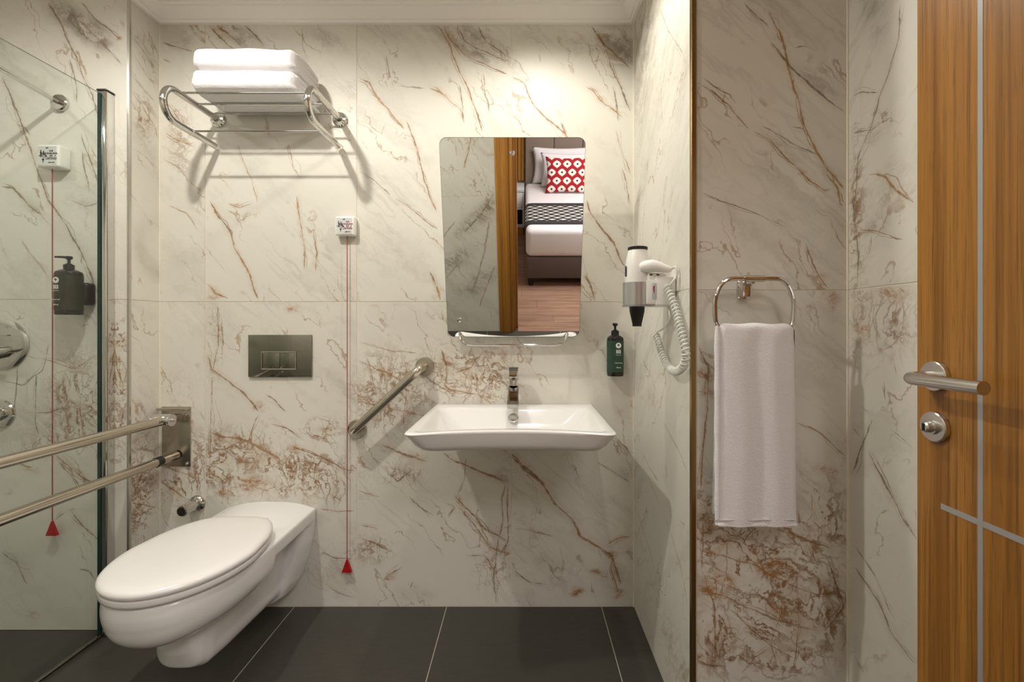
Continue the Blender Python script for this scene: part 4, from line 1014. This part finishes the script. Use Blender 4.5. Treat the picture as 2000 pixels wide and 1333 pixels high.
# folded towels
def folded_towel(x0, x1, y0, y1, z0, z1, label, seed):
    """stack of soft folds: rounded front, layered right side"""
    t = thing('folded_towel', ((x0+x1)/2, (y0+y1)/2, z0), label, 'towel', None)
    n = 40; e = []
    # side profile (y,z), rounded front
    cyy, czz = (y0+y1)/2, (z0+z1)/2; hy, hz = (y1-y0)/2, (z1-z0)/2
    prof = []
    for k in range(n):
        a = 2*PI*k/n; c, s = math.cos(a), math.sin(a)
        prof.append((math.copysign(abs(c)**.38, c), math.copysign(abs(s)**.62, s)))
    m = MB(); rg = []; NX = 44
    for i in range(NX+1):
        u = i/NX; x = x0+(x1-x0)*u
        en = min(u, 1-u)*(x1-x0); sh = math.sqrt(max(0, 1-max(0, (.022-en)/.022)**2)); 
        sh = .72+.28*sh
        rg.append([])
        for (c, s) in prof:
            nz = mnoise.noise(Vector((x*9+seed, c*1.2, s*1.1+seed)))*.006
            rg[-1].append((x+mnoise.noise(Vector((c*2, s*2, seed+u)))*.004*(1 if en < .02 else 0), cyy+c*(hy*sh+nz*.5), czz+s*(hz*sh)+nz*.55*(1 if s > 0 else .0)))
    m.rings(rg); m.build('towel_body', TERRY, t, 60)
    # fold layers proud on the right end
    for k in range(3):
        z = z0+(z1-z0)*(.2+.3*k); 
        m = MB(); q = []
        for j in range(15):
            f = j/14; y = y0+.034+(y1-y0-.042)*f; q.append((x1-.004-.002*math.sin(f*5+k), y, z+.003*math.sin(f*4+seed+k)))
        m.tube(q, .0085, 10, rs=[.006]+[.0088]*13+[.006]); m.build('fold', TERRY, t, 60)
ty0, ty1 = -.225, -.012
folded_towel(-1.152, -.795, ty0, ty1, 1.9142, 1.9925, 'lower of the two white folded towels on the rack', 1.3)
folded_towel(-1.150, -.797, ty0+.004, ty1, 1.9930, 2.070, 'upper of the two white folded towels on the rack', 4.1)

# ------------------------------------------------------------------ towel ring + hand towel
RX, RY, RZ = .561, -.672, 1.215
rgx = thing('towel_ring', (RX, YA, RZ), 'chrome towel ring on the alcove wall holding a white towel', 'towel ring')
MB().box(RX-.014, RX+.014, YA-.007, YA-.0005, RZ-.046, RZ+.000, .002).build('wall_plate', CHROME, rgx)
MB().box(RX-.0125, RX+.0125, YA-.030, YA-.0075, RZ-.042, RZ-.002, .003).box(RX-.006, RX+.006, RY-.006, YA-.028, RZ-.012, RZ-.004, .002).build('post', CHROME, rgx)
ringp = [(RX-.074, RZ), (RX+.074, RZ), (RX+.097, RZ-.045), (RX+.094, RZ-.127), (RX-.094, RZ-.127), (RX-.097, RZ-.045)]
path = fillet([(x, RY-.012, z) for x, z in ringp], .032, 8, True)
MB().tube(path, .0055, 12, closed=True).build('ring', CHROME, rgx)
MB().tube([(RX-.024, RY-.012, RZ+.0), (RX+.024, RY-.012, RZ+.0)], .0082, 14).build('sleeve', CHROME, rgx)
ht = thing('hand_towel', (RX, RY-.012, .62), 'white folded towel hanging from the chrome towel ring', 'towel')
def drape():
    m = MB(); zc = RZ-.127; yc = RY-.012; rg = []; NXX = 40
    zbot_f, zbot_b = .6185, .640
    for i in range(NXX+1):
        u = -1+2*i/NXX; outer = []; 
        def pt(s, zf, side, r):
            # side -1 front, +1 back
            hw = .0955-.002*math.cos(zf*6)
            if zf > zc-.03: hw -= .002
            else: hw += .002*(zc-zf)/.5
            xx = RX+u*hw
            nz = mnoise.noise(Vector((xx*22, zf*3, 2.0)))*.0035+.0025*math.sin(u*7+zf*2)*min(1, (zc-zf)*12+.3)
            return (xx, yc+side*r+nz*(1 if side < 0 else -.3), zf)
        th = .009*(1-abs(u)**10)+.0015
        ri = .0058; ro = ri+th*1.15
        zf = np.linspace(zbot_f, zc, 26)
        for z in zf: outer.append(pt(0, z, -1, ro))
        for k in range(1, 8):
            a = PI-PI*k/8; q = pt(0, zc, -1, ro); sag = .0015*math.cos(u*PI*2.2)*(1 if abs(u) < .95 else 0)
            outer.append((q[0], yc+ro*math.cos(a), zc+ro*math.sin(a)+sag*math.sin(a)))
        for z in np.linspace(zc, zbot_b, 12): outer.append(pt(0, z, 1, ro))
        for z in np.linspace(zbot_b, zc, 12): outer.append(pt(0, z, 1, ri))
        for k in range(1, 6): a = PI*k/6; outer.append((RX+u*.0935, yc+ri*math.cos(a), zc+ri*math.sin(a)))
        for z in np.linspace(zc, zbot_f, 16): outer.append((RX+u*.0945, yc-ri, z))
        rg.append(outer)
    m.rings(rg); return m
drape().build('towel_cloth', TERRY, ht, 60)
# inner folded edges showing at the left and the hem at the bottom
m = MB(); yl = RY-.012-.012
m.tube([(RX-.0945, yl+.002, z) for z in np.linspace(.632, RZ-.115, 20)], .0065, 10, rs=[.005]+[.0068+.0008*math.sin(k*1.7) for k in range(18)]+[.004]); m.build('folded_edge', TERRY, ht, 60)
m = MB(); m.tube([(RX+u*.090, RY-.012-.0178, .6345+.0008*math.sin(u*9)) for u in np.linspace(-1, 1, 24)], .0016, 6); m.build('hem_seam', mat('hem_stitching', srgb(205, 202, 206), .9), ht)
m = MB(); m.box(RX-.093, RX+.096, RY-.0295, RY-.0185, .6165, .6255, .003); m.build('hem', TERRY, ht, 60)

# ------------------------------------------------------------------ hair dryer and holder
HXc, HYc = .330, 1.345-1.8
def hz(py, zc=1.345): return EYE+(VY-py)*zc/F
hh = thing('hair_dryer_holder', (.432, HYc, hz(600)), 'white wall holder with silver ring and red switch on the right wall', 'holder')
zb_, zt_ = hz(597), hz(553)
MB().box(.372, .4315, HYc-.048, HYc+.035, zb_-.004, hz(543), .006, 3).build('wall_box', WPLAST, hh)
m = MB(); rr = .039; rg = []
A = [math.radians(a) for a in range(20, 341, 8)]
def cring(r, z): return [(HXc+r*math.cos(a), HYc+r*math.sin(a), z) for a in A]
outer0, outer1, inner1, inner0 = cring(rr, zb_), cring(rr, zt_), cring(rr-.003, zt_), cring(rr-.003, zb_)
nA = len(A); m.add(outer0+outer1+inner1+inner0, [(i, i+1, nA+i+1, nA+i) for i in range(nA-1)]+[(nA+i, nA+i+1, 2*nA+i+1, 2*nA+i) for i in range(nA-1)]+[(2*nA+i, 2*nA+i+1, 3*nA+i+1, 3*nA+i) for i in range(nA-1)]+[(3*nA+i, 3*nA+i+1, i+1, i) for i in range(nA-1)])
m.build('silver_ring', SATIN, hh, 40)
MB().lathe([(0, .041), (.0025, .041)], (HXc, HYc, zb_-.0035), (0, 0, 1), 40).build('ring_base', SATIN, hh)
fx0, fx1 = .349, .385; fy = HYc-.046
MB().box(fx0, fx1, fy, fy+.03, zb_+.001, hz(550), .004, 2).build('switch_panel', WPLAST, hh)
MB().box(.363, .376, fy-.0025, fy+.001, hz(586), hz(556), .001).build('switch_frame', mat('pale_blue_grey_plastic', srgb(196, 204, 208), .4), hh)
m = MB(); m.add([(.3655, fy-.0032, hz(563)), (.3700, fy-.0032, hz(560)), (.3690, fy-.0032, hz(578)), (.3655, fy-.0032, hz(570))], [(0, 3, 2, 1)]); m.add([(.3655, fy-.0024, hz(563)), (.3700, fy-.0024, hz(560)), (.3690, fy-.0024, hz(578)), (.3655, fy-.0024, hz(570))], [(0, 1, 2, 3)]); m.build('red_switch', RED, hh, None)
MB().box(.352, .405, fy+.004, fy+.03, hz(552), hz(536), .005, 3).build('cradle', WPLAST, hh)
for x in (.358, .377): MB().box(x, x+.008, fy+.0025, fy+.005, hz(541.5), hz(539), .0006, 1).build('vent_slot', BPLAST, hh)
hd = thing('hair_dryer', (HXc, HYc, hz(637)), 'white hair dryer with black nozzle standing in its wall holder', 'hair dryer')
zN = hz(595)
MB().lathe([(0, .030), (.02, .033), (.045, .0365), (.075, .0375), (.10, .036), (.125, .0325), (.145, .028), (.150, .0265)], (HXc+.004, HYc, zN+.008), (0, 0, 1), 40).build('body', WPLAST, hd, 40)
zt2 = zN+.158
m = MB(); rg = []
for (z, r) in ((0, .0268), (.002, .0285), (.009, .0285), (.010, .026)):
    rg.append([(HXc+.004+(r-(.0015 if k % 4 < 2 else 0))*math.cos(2*PI*k/72), HYc+(r-(.0015 if k % 4 < 2 else 0))*math.sin(2*PI*k/72), zt2+z) for k in range(72)])
m.rings(rg); m.build('rear_grille', BPLAST, hd, 20)
MB().box(HXc-.0345, HXc-.0325, HYc-.014, HYc-.004, hz(541), hz(521), .0005, 1).build('vent_slot', BPLAST, hd)
m = MB(); rg = []
for (z, a, b) in ((-.001, .0225, .0225), (-.014, .0218, .020), (-.034, .0175, .012), (-.052, .0135, .007), (-.058, .0135, .0065)):
    rg.append([(HXc+.002+a*math.cos(2*PI*k/36), HYc+b*math.sin(2*PI*k/36), zb_-.0035+z) for k in range(36)])
m.rings(rg); m.build('nozzle', BPLAST, hd, 40)
hp = [Vector((.338, HYc-.030, hz(526))), Vector((.352, HYc-.042, hz(524))), Vector((.372, HYc-.050, hz(525))), Vector((.392, HYc-.054, hz(529))), Vector((.408, HYc-.056, hz(531))), Vector((.414, HYc-.056, hz(531)))]
MB().tube(catmull(hp, 5), .016, 20, rs=[.014+.004*math.sin(min(1, k/8)*PI/2)-.0007*max(0, k-8) for k in range(26)]).build('handle', WPLAST, hd, 50)
# coiled cord, hanging close to the right wall
def cpt(px, py, x=.412): z = x*F/(px-VX); return Vector((x, z-1.8, EYE+(VY-py)*z/F))
CORDM = mat('white_cord_rubber', srgb(226, 228, 220), .4)
cd = thing('coiled_cord', tuple(cpt(1320, 735)), 'white spiral cord hanging in a loop below the hair dryer', 'cord')
cen = catmull([cpt(1302, 561, .404), cpt(1311, 580, .408), cpt(1322, 615), cpt(1333, 655), cpt(1339.5, 692), cpt(1334, 716), cpt(1318, 726), cpt(1302, 711), cpt(1291, 685), cpt(1281.5, 655)], 24)
L = [0]
for i in range(1, len(cen)): L.append(L[-1]+(cen[i]-cen[i-1]).length)
turns = 46; N = turns*14; pts = []
def at(s):
    for i in range(1, len(cen)):
        if L[i] >= s: f = (s-L[i-1])/(L[i]-L[i-1]+1e-9); return cen[i-1].lerp(cen[i], f), (cen[i]-cen[i-1]).normalized()
    return cen[-1], (cen[-1]-cen[-2]).normalized()
for k in range(N+1):
    p, tg = at(L[-1]*k/N); u = Vector((1, 0, 0)); u = (u-tg*u.dot(tg)).normalized(); b = tg.cross(u); a = 2*PI*turns*k/N
    pts.append(p+u*(.0092*math.cos(a))+b*(.0092*math.sin(a)))
MB().tube(pts, .0026, 6).build('coil', CORDM, cd, 60)
MB().tube(catmull([(.413, HYc-.060, hz(531)), (.420, HYc-.075, hz(529)), (.420, HYc-.080, hz(545)), (.408, HYc-.075, hz(560)), tuple(pts[0])], 6), .0032, 8).build('cord_end', CORDM, cd, 60)
MB().tube(catmull([tuple(pts[-1]), cpt(1283, 650), cpt(1298, 640), cpt(1308, 622), (.414, HYc-.03, zb_-.004)], 6), .0028, 8).build('cord_end', CORDM, cd, 60)

# ------------------------------------------------------------------ door leaf
LX0, LX1 = .746, .786
dy0, dy1 = -1.835, -.929
dl = thing('wooden_door', (LX1, dy0, 0), 'open oak bathroom door with thin metal inlay strips', 'door')
sy = -1.051
def panel(y0, y1, z0, z1): return MB().box(LX0+.0006, LX1, y0, y1, z0, z1)
MB().box(LX0, LX1, dy0, dy1, .008, 2.09, .0015, 1).build('leaf', OAK, dl)
st_ = .0085
MB().box(LX0-.0009, LX0+.002, sy-st_/2, sy+st_/2, .01, 2.088).build('inlay_strip', ALU, dl, None)
hzs = .7765
MB().box(LX0-.0007, LX0+.002, sy+st_/2+.0002, -.980, hzs-.005, hzs+.005).build('inlay_strip', ALU, dl, None)
MB().box(LX0-.0007, LX0+.002, dy0+.01, sy-st_/2-.0002, hzs-.005, hzs+.005).build('inlay_strip', ALU, dl, None)
hy, hz1, hz2 = -.972, 1.008, .9165
def rose(z): return MB().lathe([(0, .027), (.007, .027), (.0085, .0255), (.009, .012)], (LX0-.001, hy, z), (-1, 0, 0), 40)
ro = rose(hz1).build('handle_rosette', STEEL, dl)
MB().tube(fillet([(LX0-.009, hy, hz1-.001), (LX0-.058, hy, hz1-.003), (LX0-.058, hy-.142, hz1-.003)], .024, 9), .0108, 24).build('lever_handle', STEEL, ro)
lk = rose(hz2).build('lock_rosette', STEEL, dl)
MB().lathe([(.009, .0135), (.013, .0135), (.0135, .010), (.022, .0095), (.024, .007)], (LX0-.001, hy, hz2), (-1, 0, 0), 24).build('thumb_turn', STEEL, lk)
MB().box(LX0-.0265, LX0-.0245, hy-.0018, hy+.0018, hz2-.0065, hz2+.0065).build('turn_slot', BPLAST, lk)
for z in (.25, 1.05, 1.85): MB().lathe([(0, .008), (.09, .008)], (LX1+.003, dy0+.004, z), (0, 0, 1), 12).build('hinge', STEEL, dl)
# door frame (bathroom side casing + jamb)
fb = YF-.14
m = MB(); m.box(DX0-.150, DX0-.055, YF+.001, YF+.020, 0, DH+.1, .003).box(DX0-.150+.095, DX0-.030, YF-.02, YF+.012, 0, DH+.03, .003).box(DX0-.055, DX0-.018, YF-.06, YF-.0205, 0, DH+.02, .003).box(DX0-.055, DX0, fb, YF-.0605, 0, DH, .003)
fr_ = struct('door_1', m, OAKD)
MB().box(DX1, DX1+.033, YF+.001, YF+.0145, 0, DH+.1, .003).build('casing', OAKD, fr_)
MB().box(DX1, DX1+.12, fb, YF+.0005, 0, DH, .002).build('jamb', OAKD, fr_)
MB().box(DX0-.054, DX1+.033, YF+.001, YF+.018, DH+.001, DH+.1, .003).build('head_casing', OAKD, fr_)
MB().box(DX0-.0, DX1, fb, YF+.0005, DH-.03, DH, .002).build('head_jamb', OAKD, fr_)
# ceiling downlights (fixtures)
EM = bpy.data.materials.new('downlight_lens'); EM.use_nodes = True
e_ = EM.node_tree.nodes['Principled BSDF']; e_.inputs['Emission Color'].default_value = (1, .93, .82, 1); e_.inputs['Emission Strength'].default_value = 6
for (x, y, lb) in ((-.96, -.89, 'round recessed ceiling spotlight above the toilet'), (.04, -.47, 'round recessed ceiling spotlight above the basin'), (-1.95, -.95, 'round recessed ceiling spotlight above the shower'), (.45, -1.75, 'round recessed ceiling spotlight by the door')):
    t = thing('ceiling_spotlight', (x, y, CEIL), lb, 'ceiling light', 'recessed spotlights in the bathroom ceiling')
    MB().lathe([(0, .045), (.003, .045), (.004, .034)], (x, y, CEIL-.0045), (0, 0, 1), 32).build('trim_ring', STEEL, t)
    MB().lathe([(0, .033), (.001, .033)], (x, y, CEIL-.0060), (0, 0, 1), 24).build('lens', EM, t)

# ------------------------------------------------------------------ bedroom seen in the mirror
BX0, BX1, BY1 = -2.2, 3.0, -4.64; BFY = fb
BWALL = mat('warm_bedroom_paint', srgb(214, 204, 190), .8)
struct('wall_bedroom_far', MB().box(BX0, BX1, BY1-.1, BY1, -.05, 2.65), BWALL)
struct('wall_bedroom_left', MB().box(BX0-.1, BX0, BY1, BFY, -.05, 2.65), BWALL)
struct('wall_bedroom_right', MB().box(BX1, BX1+.1, BY1, BFY, -.05, 2.65), BWALL)
struct('wall_bedroom_near', MB().box(BX0, DX0-.06, BFY-.02, BFY-.001, -.05, 2.65).box(DX1+.06, BX1, BFY-.02, BFY-.001, -.05, 2.65).box(DX0-.06, DX1+.06, BFY-.02, BFY-.001, DH+.05, 2.65), BWALL)
struct('ceiling_bedroom', MB().box(BX0-.1, BX1+.1, BY1-.1, BFY, 2.65, 2.72), WHITECEIL)
fb2 = struct('floor_bedroom', MB().box(BX0, BX1, BY1, BFY-.001, -.08, -.004).box(DX0-.05, DX1+.05, BFY-.001, YF-.0005, -.08, -.004), mat('dark_plank_joint', srgb(70, 52, 42), .8))
y = BY1; row = 0
proto = None
while y < BFY-.02:
    x = BX0-(row*.53 % 1.2)
    while x < BX1:
        a, b = max(x, BX0)+.0008, min(x+1.2, BX1)-.0008
        if b-a > .02: MB().box(a, b, y+.0008, min(y+.14, BFY-.002)-.0008, -.006, 0, .0008, 1).build('plank', PLANK, fb2, None)
        x += 1.2
    y += .14; row += 1
for yy in (BFY-.001, BFY+.069): MB().box(DX0+.001, DX1-.001, yy+.0008, yy+.069, -.006, 0, .0008, 1).build('plank', PLANK, fb2, None)
# bed
bx0, bx1 = .022, 1.62; by0, by1 = -4.545, -2.715      # head, foot
bed = thing('bed', ((bx0+bx1)/2, (by0+by1)/2, 0), 'upholstered bed with white linen reflected in the mirror', 'bed')
MB().box(bx0, bx1, by0, by1,   .085, .309, .02, 3).build('bed_base', TAUPED, bed)
for (x, y) in ((bx0+.05, by1-.05), (bx1-.05, by1-.05), (bx0+.05, by0+.05), (bx1-.05, by0+.05)):
    MB().lathe([(0, .027), (.084, .032)], (x, y, .0005), (0, 0, 1), 20).build('leg', BPLAST, bed)
MB().box(bx0-.002, bx1+.002, by0, by1+.004, .3095, .592, .055, 5).build('mattress', SHEET, bed)
hb = thing('headboard', ((bx0+bx1)/2, -4.58, .1), 'tall taupe upholstered headboard in vertical panels behind the bed', 'headboard')
x = bx0-.005
MB().box(x, bx1+.05, -4.625, -4.595, .1, 1.95).build('backboard', TAUPED, hb)
while x < bx1+.04:
    MB().box(x+.002, x+.352, -4.5945, -4.550, .1, 1.95, .015, 3).build('padded_panel', TAUPE, hb); x += .354
def runner_mat():
    m = mat('charcoal_runner_pattern', (1, 1, 1, 1), .9); t = NT(m); p = t.coord('Generated'); q = t.new('ShaderNodeSeparateXYZ'); t.t.links.new(p, q.inputs[0])
    # lens shapes in staggered rows
    Xc = t.math('MULTIPLY', q.outputs[0], 15.0); Yc = t.math('MULTIPLY', q.outputs[1], 13.0)
    row = t.math('FLOOR', Yc); xs_ = t.math('ADD', Xc, t.math('MULTIPLY', t.math('MODULO', row, 2.0), .5))
    fx = t.math('ABSOLUTE', t.math('SUBTRACT', t.math('FRACT', xs_), .5)); fy = t.math('ABSOLUTE', t.math('SUBTRACT', t.math('FRACT', Yc), .5))
    lens = t.math('ADD', t.math('MULTIPLY', fx, 1.0), t.math('MULTIPLY', fy, 1.1))
    wht = t.ramp(lens, .36, .42, 1, 0)
    inb = t.math('MULTIPLY', t.math('GREATER_THAN', q.outputs[1], .13), t.math('LESS_THAN', q.outputs[1], .87))
    t.put(t.b.inputs['Base Color'], t.mix(t.math('MULTIPLY', wht, inb), srgb(46, 43, 44), srgb(234, 230, 224))); return m
rn = MB(); ry0, ry1 = -3.57, -2.85; rg = []
prof = [(bx0-.012, .30), (bx0-.012, .52), (bx0-.008, .563), (bx0+.02, .594), (bx0+.06, .6005), (bx1-.06, .6005), (bx1-.02, .594), (bx1+.008, .563), (bx1+.012, .52), (bx1+.012, .30)]
prof2 = [(x, z-.005) if 0 else (x+(.004 if x < .8 else -.004)*(0 if .05 < x-bx0 < 1.5 else 1), z-.004) for x, z in prof]
loop = prof+list(reversed(prof2))
rn.rings([[(x, yy, z) for x, z in loop] for yy in (ry0, ry1)])
ro_ = tag(rn.build('bed_runner', runner_mat(), None, 40, origin=((bx0+bx1)/2, (ry0+ry1)/2, .3)), 'charcoal bed runner with white lens pattern across the bed', 'bed runner')
def pillow(name, c, w_, h_, th, tilt, matl, label, cat, rz=0):
    """upright pillow leaning back; c is its bottom centre"""
    n = 22; vs = []; fs = []
    M = Matrix.Translation(c) @ Matrix.Rotation(rz, 4, 'Z') @ Matrix.Rotation(tilt, 4, 'X')
    for side in (1, -1):
        for j in range(n+1):
            for i in range(n+1):
                u, v = -1+2*i/n, -1+2*j/n
                pin = 1-.10*(1-abs(u)**2)*abs(v)**3 ; pinx = 1-.10*(1-abs(v)**2)*abs(u)**3
                t_ = th/2*max(0, (1-u**4))**.6*max(0, (1-v**4))**.6
                vs.append(M @ Vector((u*w_/2*pinx, side*t_, h_/2+v*h_/2*pin)))
    N1 = (n+1)**2
    for j in range(n):
        for i in range(n):
            a = j*(n+1)+i; fs.append((a, a+1, a+n+2, a+n+1)); fs.append((N1+a, N1+a+n+1, N1+a+n+2, N1+a+1))
    bm = bmesh.new(); V = [bm.verts.new(v) for v in vs]
    for f in fs: bm.faces.new([V[i] for i in f])
    bmesh.ops.remove_doubles(bm, verts=bm.verts, dist=.0008); bmesh.ops.recalc_face_normals(bm, faces=bm.faces)
    # keep local frame for the pattern: store as object matrix
    inv = M.inverted(); 
    for v in bm.verts: v.co = inv @ v.co
    me = bpy.data.meshes.new(name); bm.to_mesh(me); bm.free(); me.shade_smooth(); me.materials.append(matl)
    o = bpy.data.objects.new(name, me); COL.objects.link(o); o.matrix_world = M; return tag(o, label, cat)
def ikat_mat():
    m = mat('red_cushion_ogee_pattern', (1, 1, 1, 1), .9); t = NT(m); q = t.new('ShaderNodeSeparateXYZ'); t.t.links.new(t.coord(), q.inputs[0])
    X = t.math('MULTIPLY', q.outputs[0], 1/.118); Z = t.math('MULTIPLY', q.outputs[2], 1/.092)
    row = t.math('FLOOR', Z); X2 = t.math('ADD', X, t.math('MULTIPLY', t.math('ABSOLUTE', t.math('MODULO', row, 2.0)), .5))
    fx = t.math('ABSOLUTE', t.math('SUBTRACT', t.math('FRACT', t.math('ADD', X2, 20.0)), .5)); fz = t.math('SUBTRACT', t.math('FRACT', Z), .5)
    d = t.math('ADD', t.math('POWER', t.math('MULTIPLY', fx, 2.5), 1.4), t.math('POWER', t.math('ABSOLUTE', t.math('MULTIPLY', fz, 2.3)), 1.4))
    w1 = t.ramp(d, .95, 1.05, 1, 0); k = t.ramp(t.math('ADD', t.math('MULTIPLY', fx, 1.0), t.math('MULTIPLY', t.math('ABSOLUTE', fz), .8)), .11, .14, 1, 0)
    stem = t.math('MULTIPLY', t.math('LESS_THAN', fx, .035), t.math('LESS_THAN', fz, -.3)); w1 = t.math('MAXIMUM', w1, stem)
    c = t.mix(w1, srgb(164, 22, 34), srgb(240, 232, 222)); c = t.mix(k, c, srgb(24, 44, 40)); t.put(t.b.inputs['Base Color'], c); return m
pillow('pillow', Vector((.48, -4.475, .595)), .76, .44, .10, math.radians(2), SHEET, 'white pillow resting against the headboard, behind the other pillow', 'pillow')
pillow('pillow', Vector((.56, -4.29, .596)), .72, .40, .10, math.radians(9), SHEET, 'white pillow directly behind the red patterned cushion', 'pillow')
pillow('cushion', Vector((.50, -4.00, .596)), .50, .41, .11, math.radians(18), ikat_mat(), 'red cushion with white ogee pattern in front of the pillows', 'cushion')
# nightstand and wood panel
ns = thing('nightstand', (-.24, -4.40, 0), 'pale bedside cabinet with dark open niche left of the bed in the mirror', 'nightstand')
GREYL = mat('pale_grey_lacquer', srgb(206, 206, 208), .4)
nx0, nx1, ny0, ny1 = -.48, .004, -4.55, -4.25
MB().box(nx0, nx1, ny0, ny1, .10, .14, .003).box(nx0, nx0+.02, ny0, ny1, .14, .55).box(nx1-.02, nx1, ny0, ny1, .14, .55).box(nx0+.02, nx1-.02, ny0, ny1, .33, .35).box(nx0+.02, nx1-.02, ny0, ny0+.02, .14, .55).build('carcass', GREYL, ns)
MB().box(nx0-.01, nx1+.002, ny0, ny1+.01, .5505, .59, .004).build('top', GREYL, ns)
MB().box(nx0+.022, nx1-.022, ny1-.018, ny1+.003, .353, .548, .002).build('drawer', GREYL, ns)
MB().box(nx0+.022, nx1-.022, ny0+.022, ny1-.01, .141, .145).box(nx0+.022, nx1-.022, ny0+.022, ny0+.026, .146, .328).build('niche_lining', BPLAST, ns)
MB().box(nx0+.01, nx1-.01, ny0, ny1-.02, .0005, .0995, .002).build('plinth', OAKD, ns)
wp = thing('wood_wall_panel', (-.30, -4.62, .62), 'golden slatted wood panel beside the headboard in the mirror', 'wall panel')
MB().box(-.62, .012, -4.635, -4.626, .60, 2.5).build('backing', OAKD, wp)
x = -.62
while x < -.02:
    MB().box(x+.003, x+.042, -4.6255, -4.605, .60, 2.5, .004, 1).build('slat', OAK, wp); x += .045
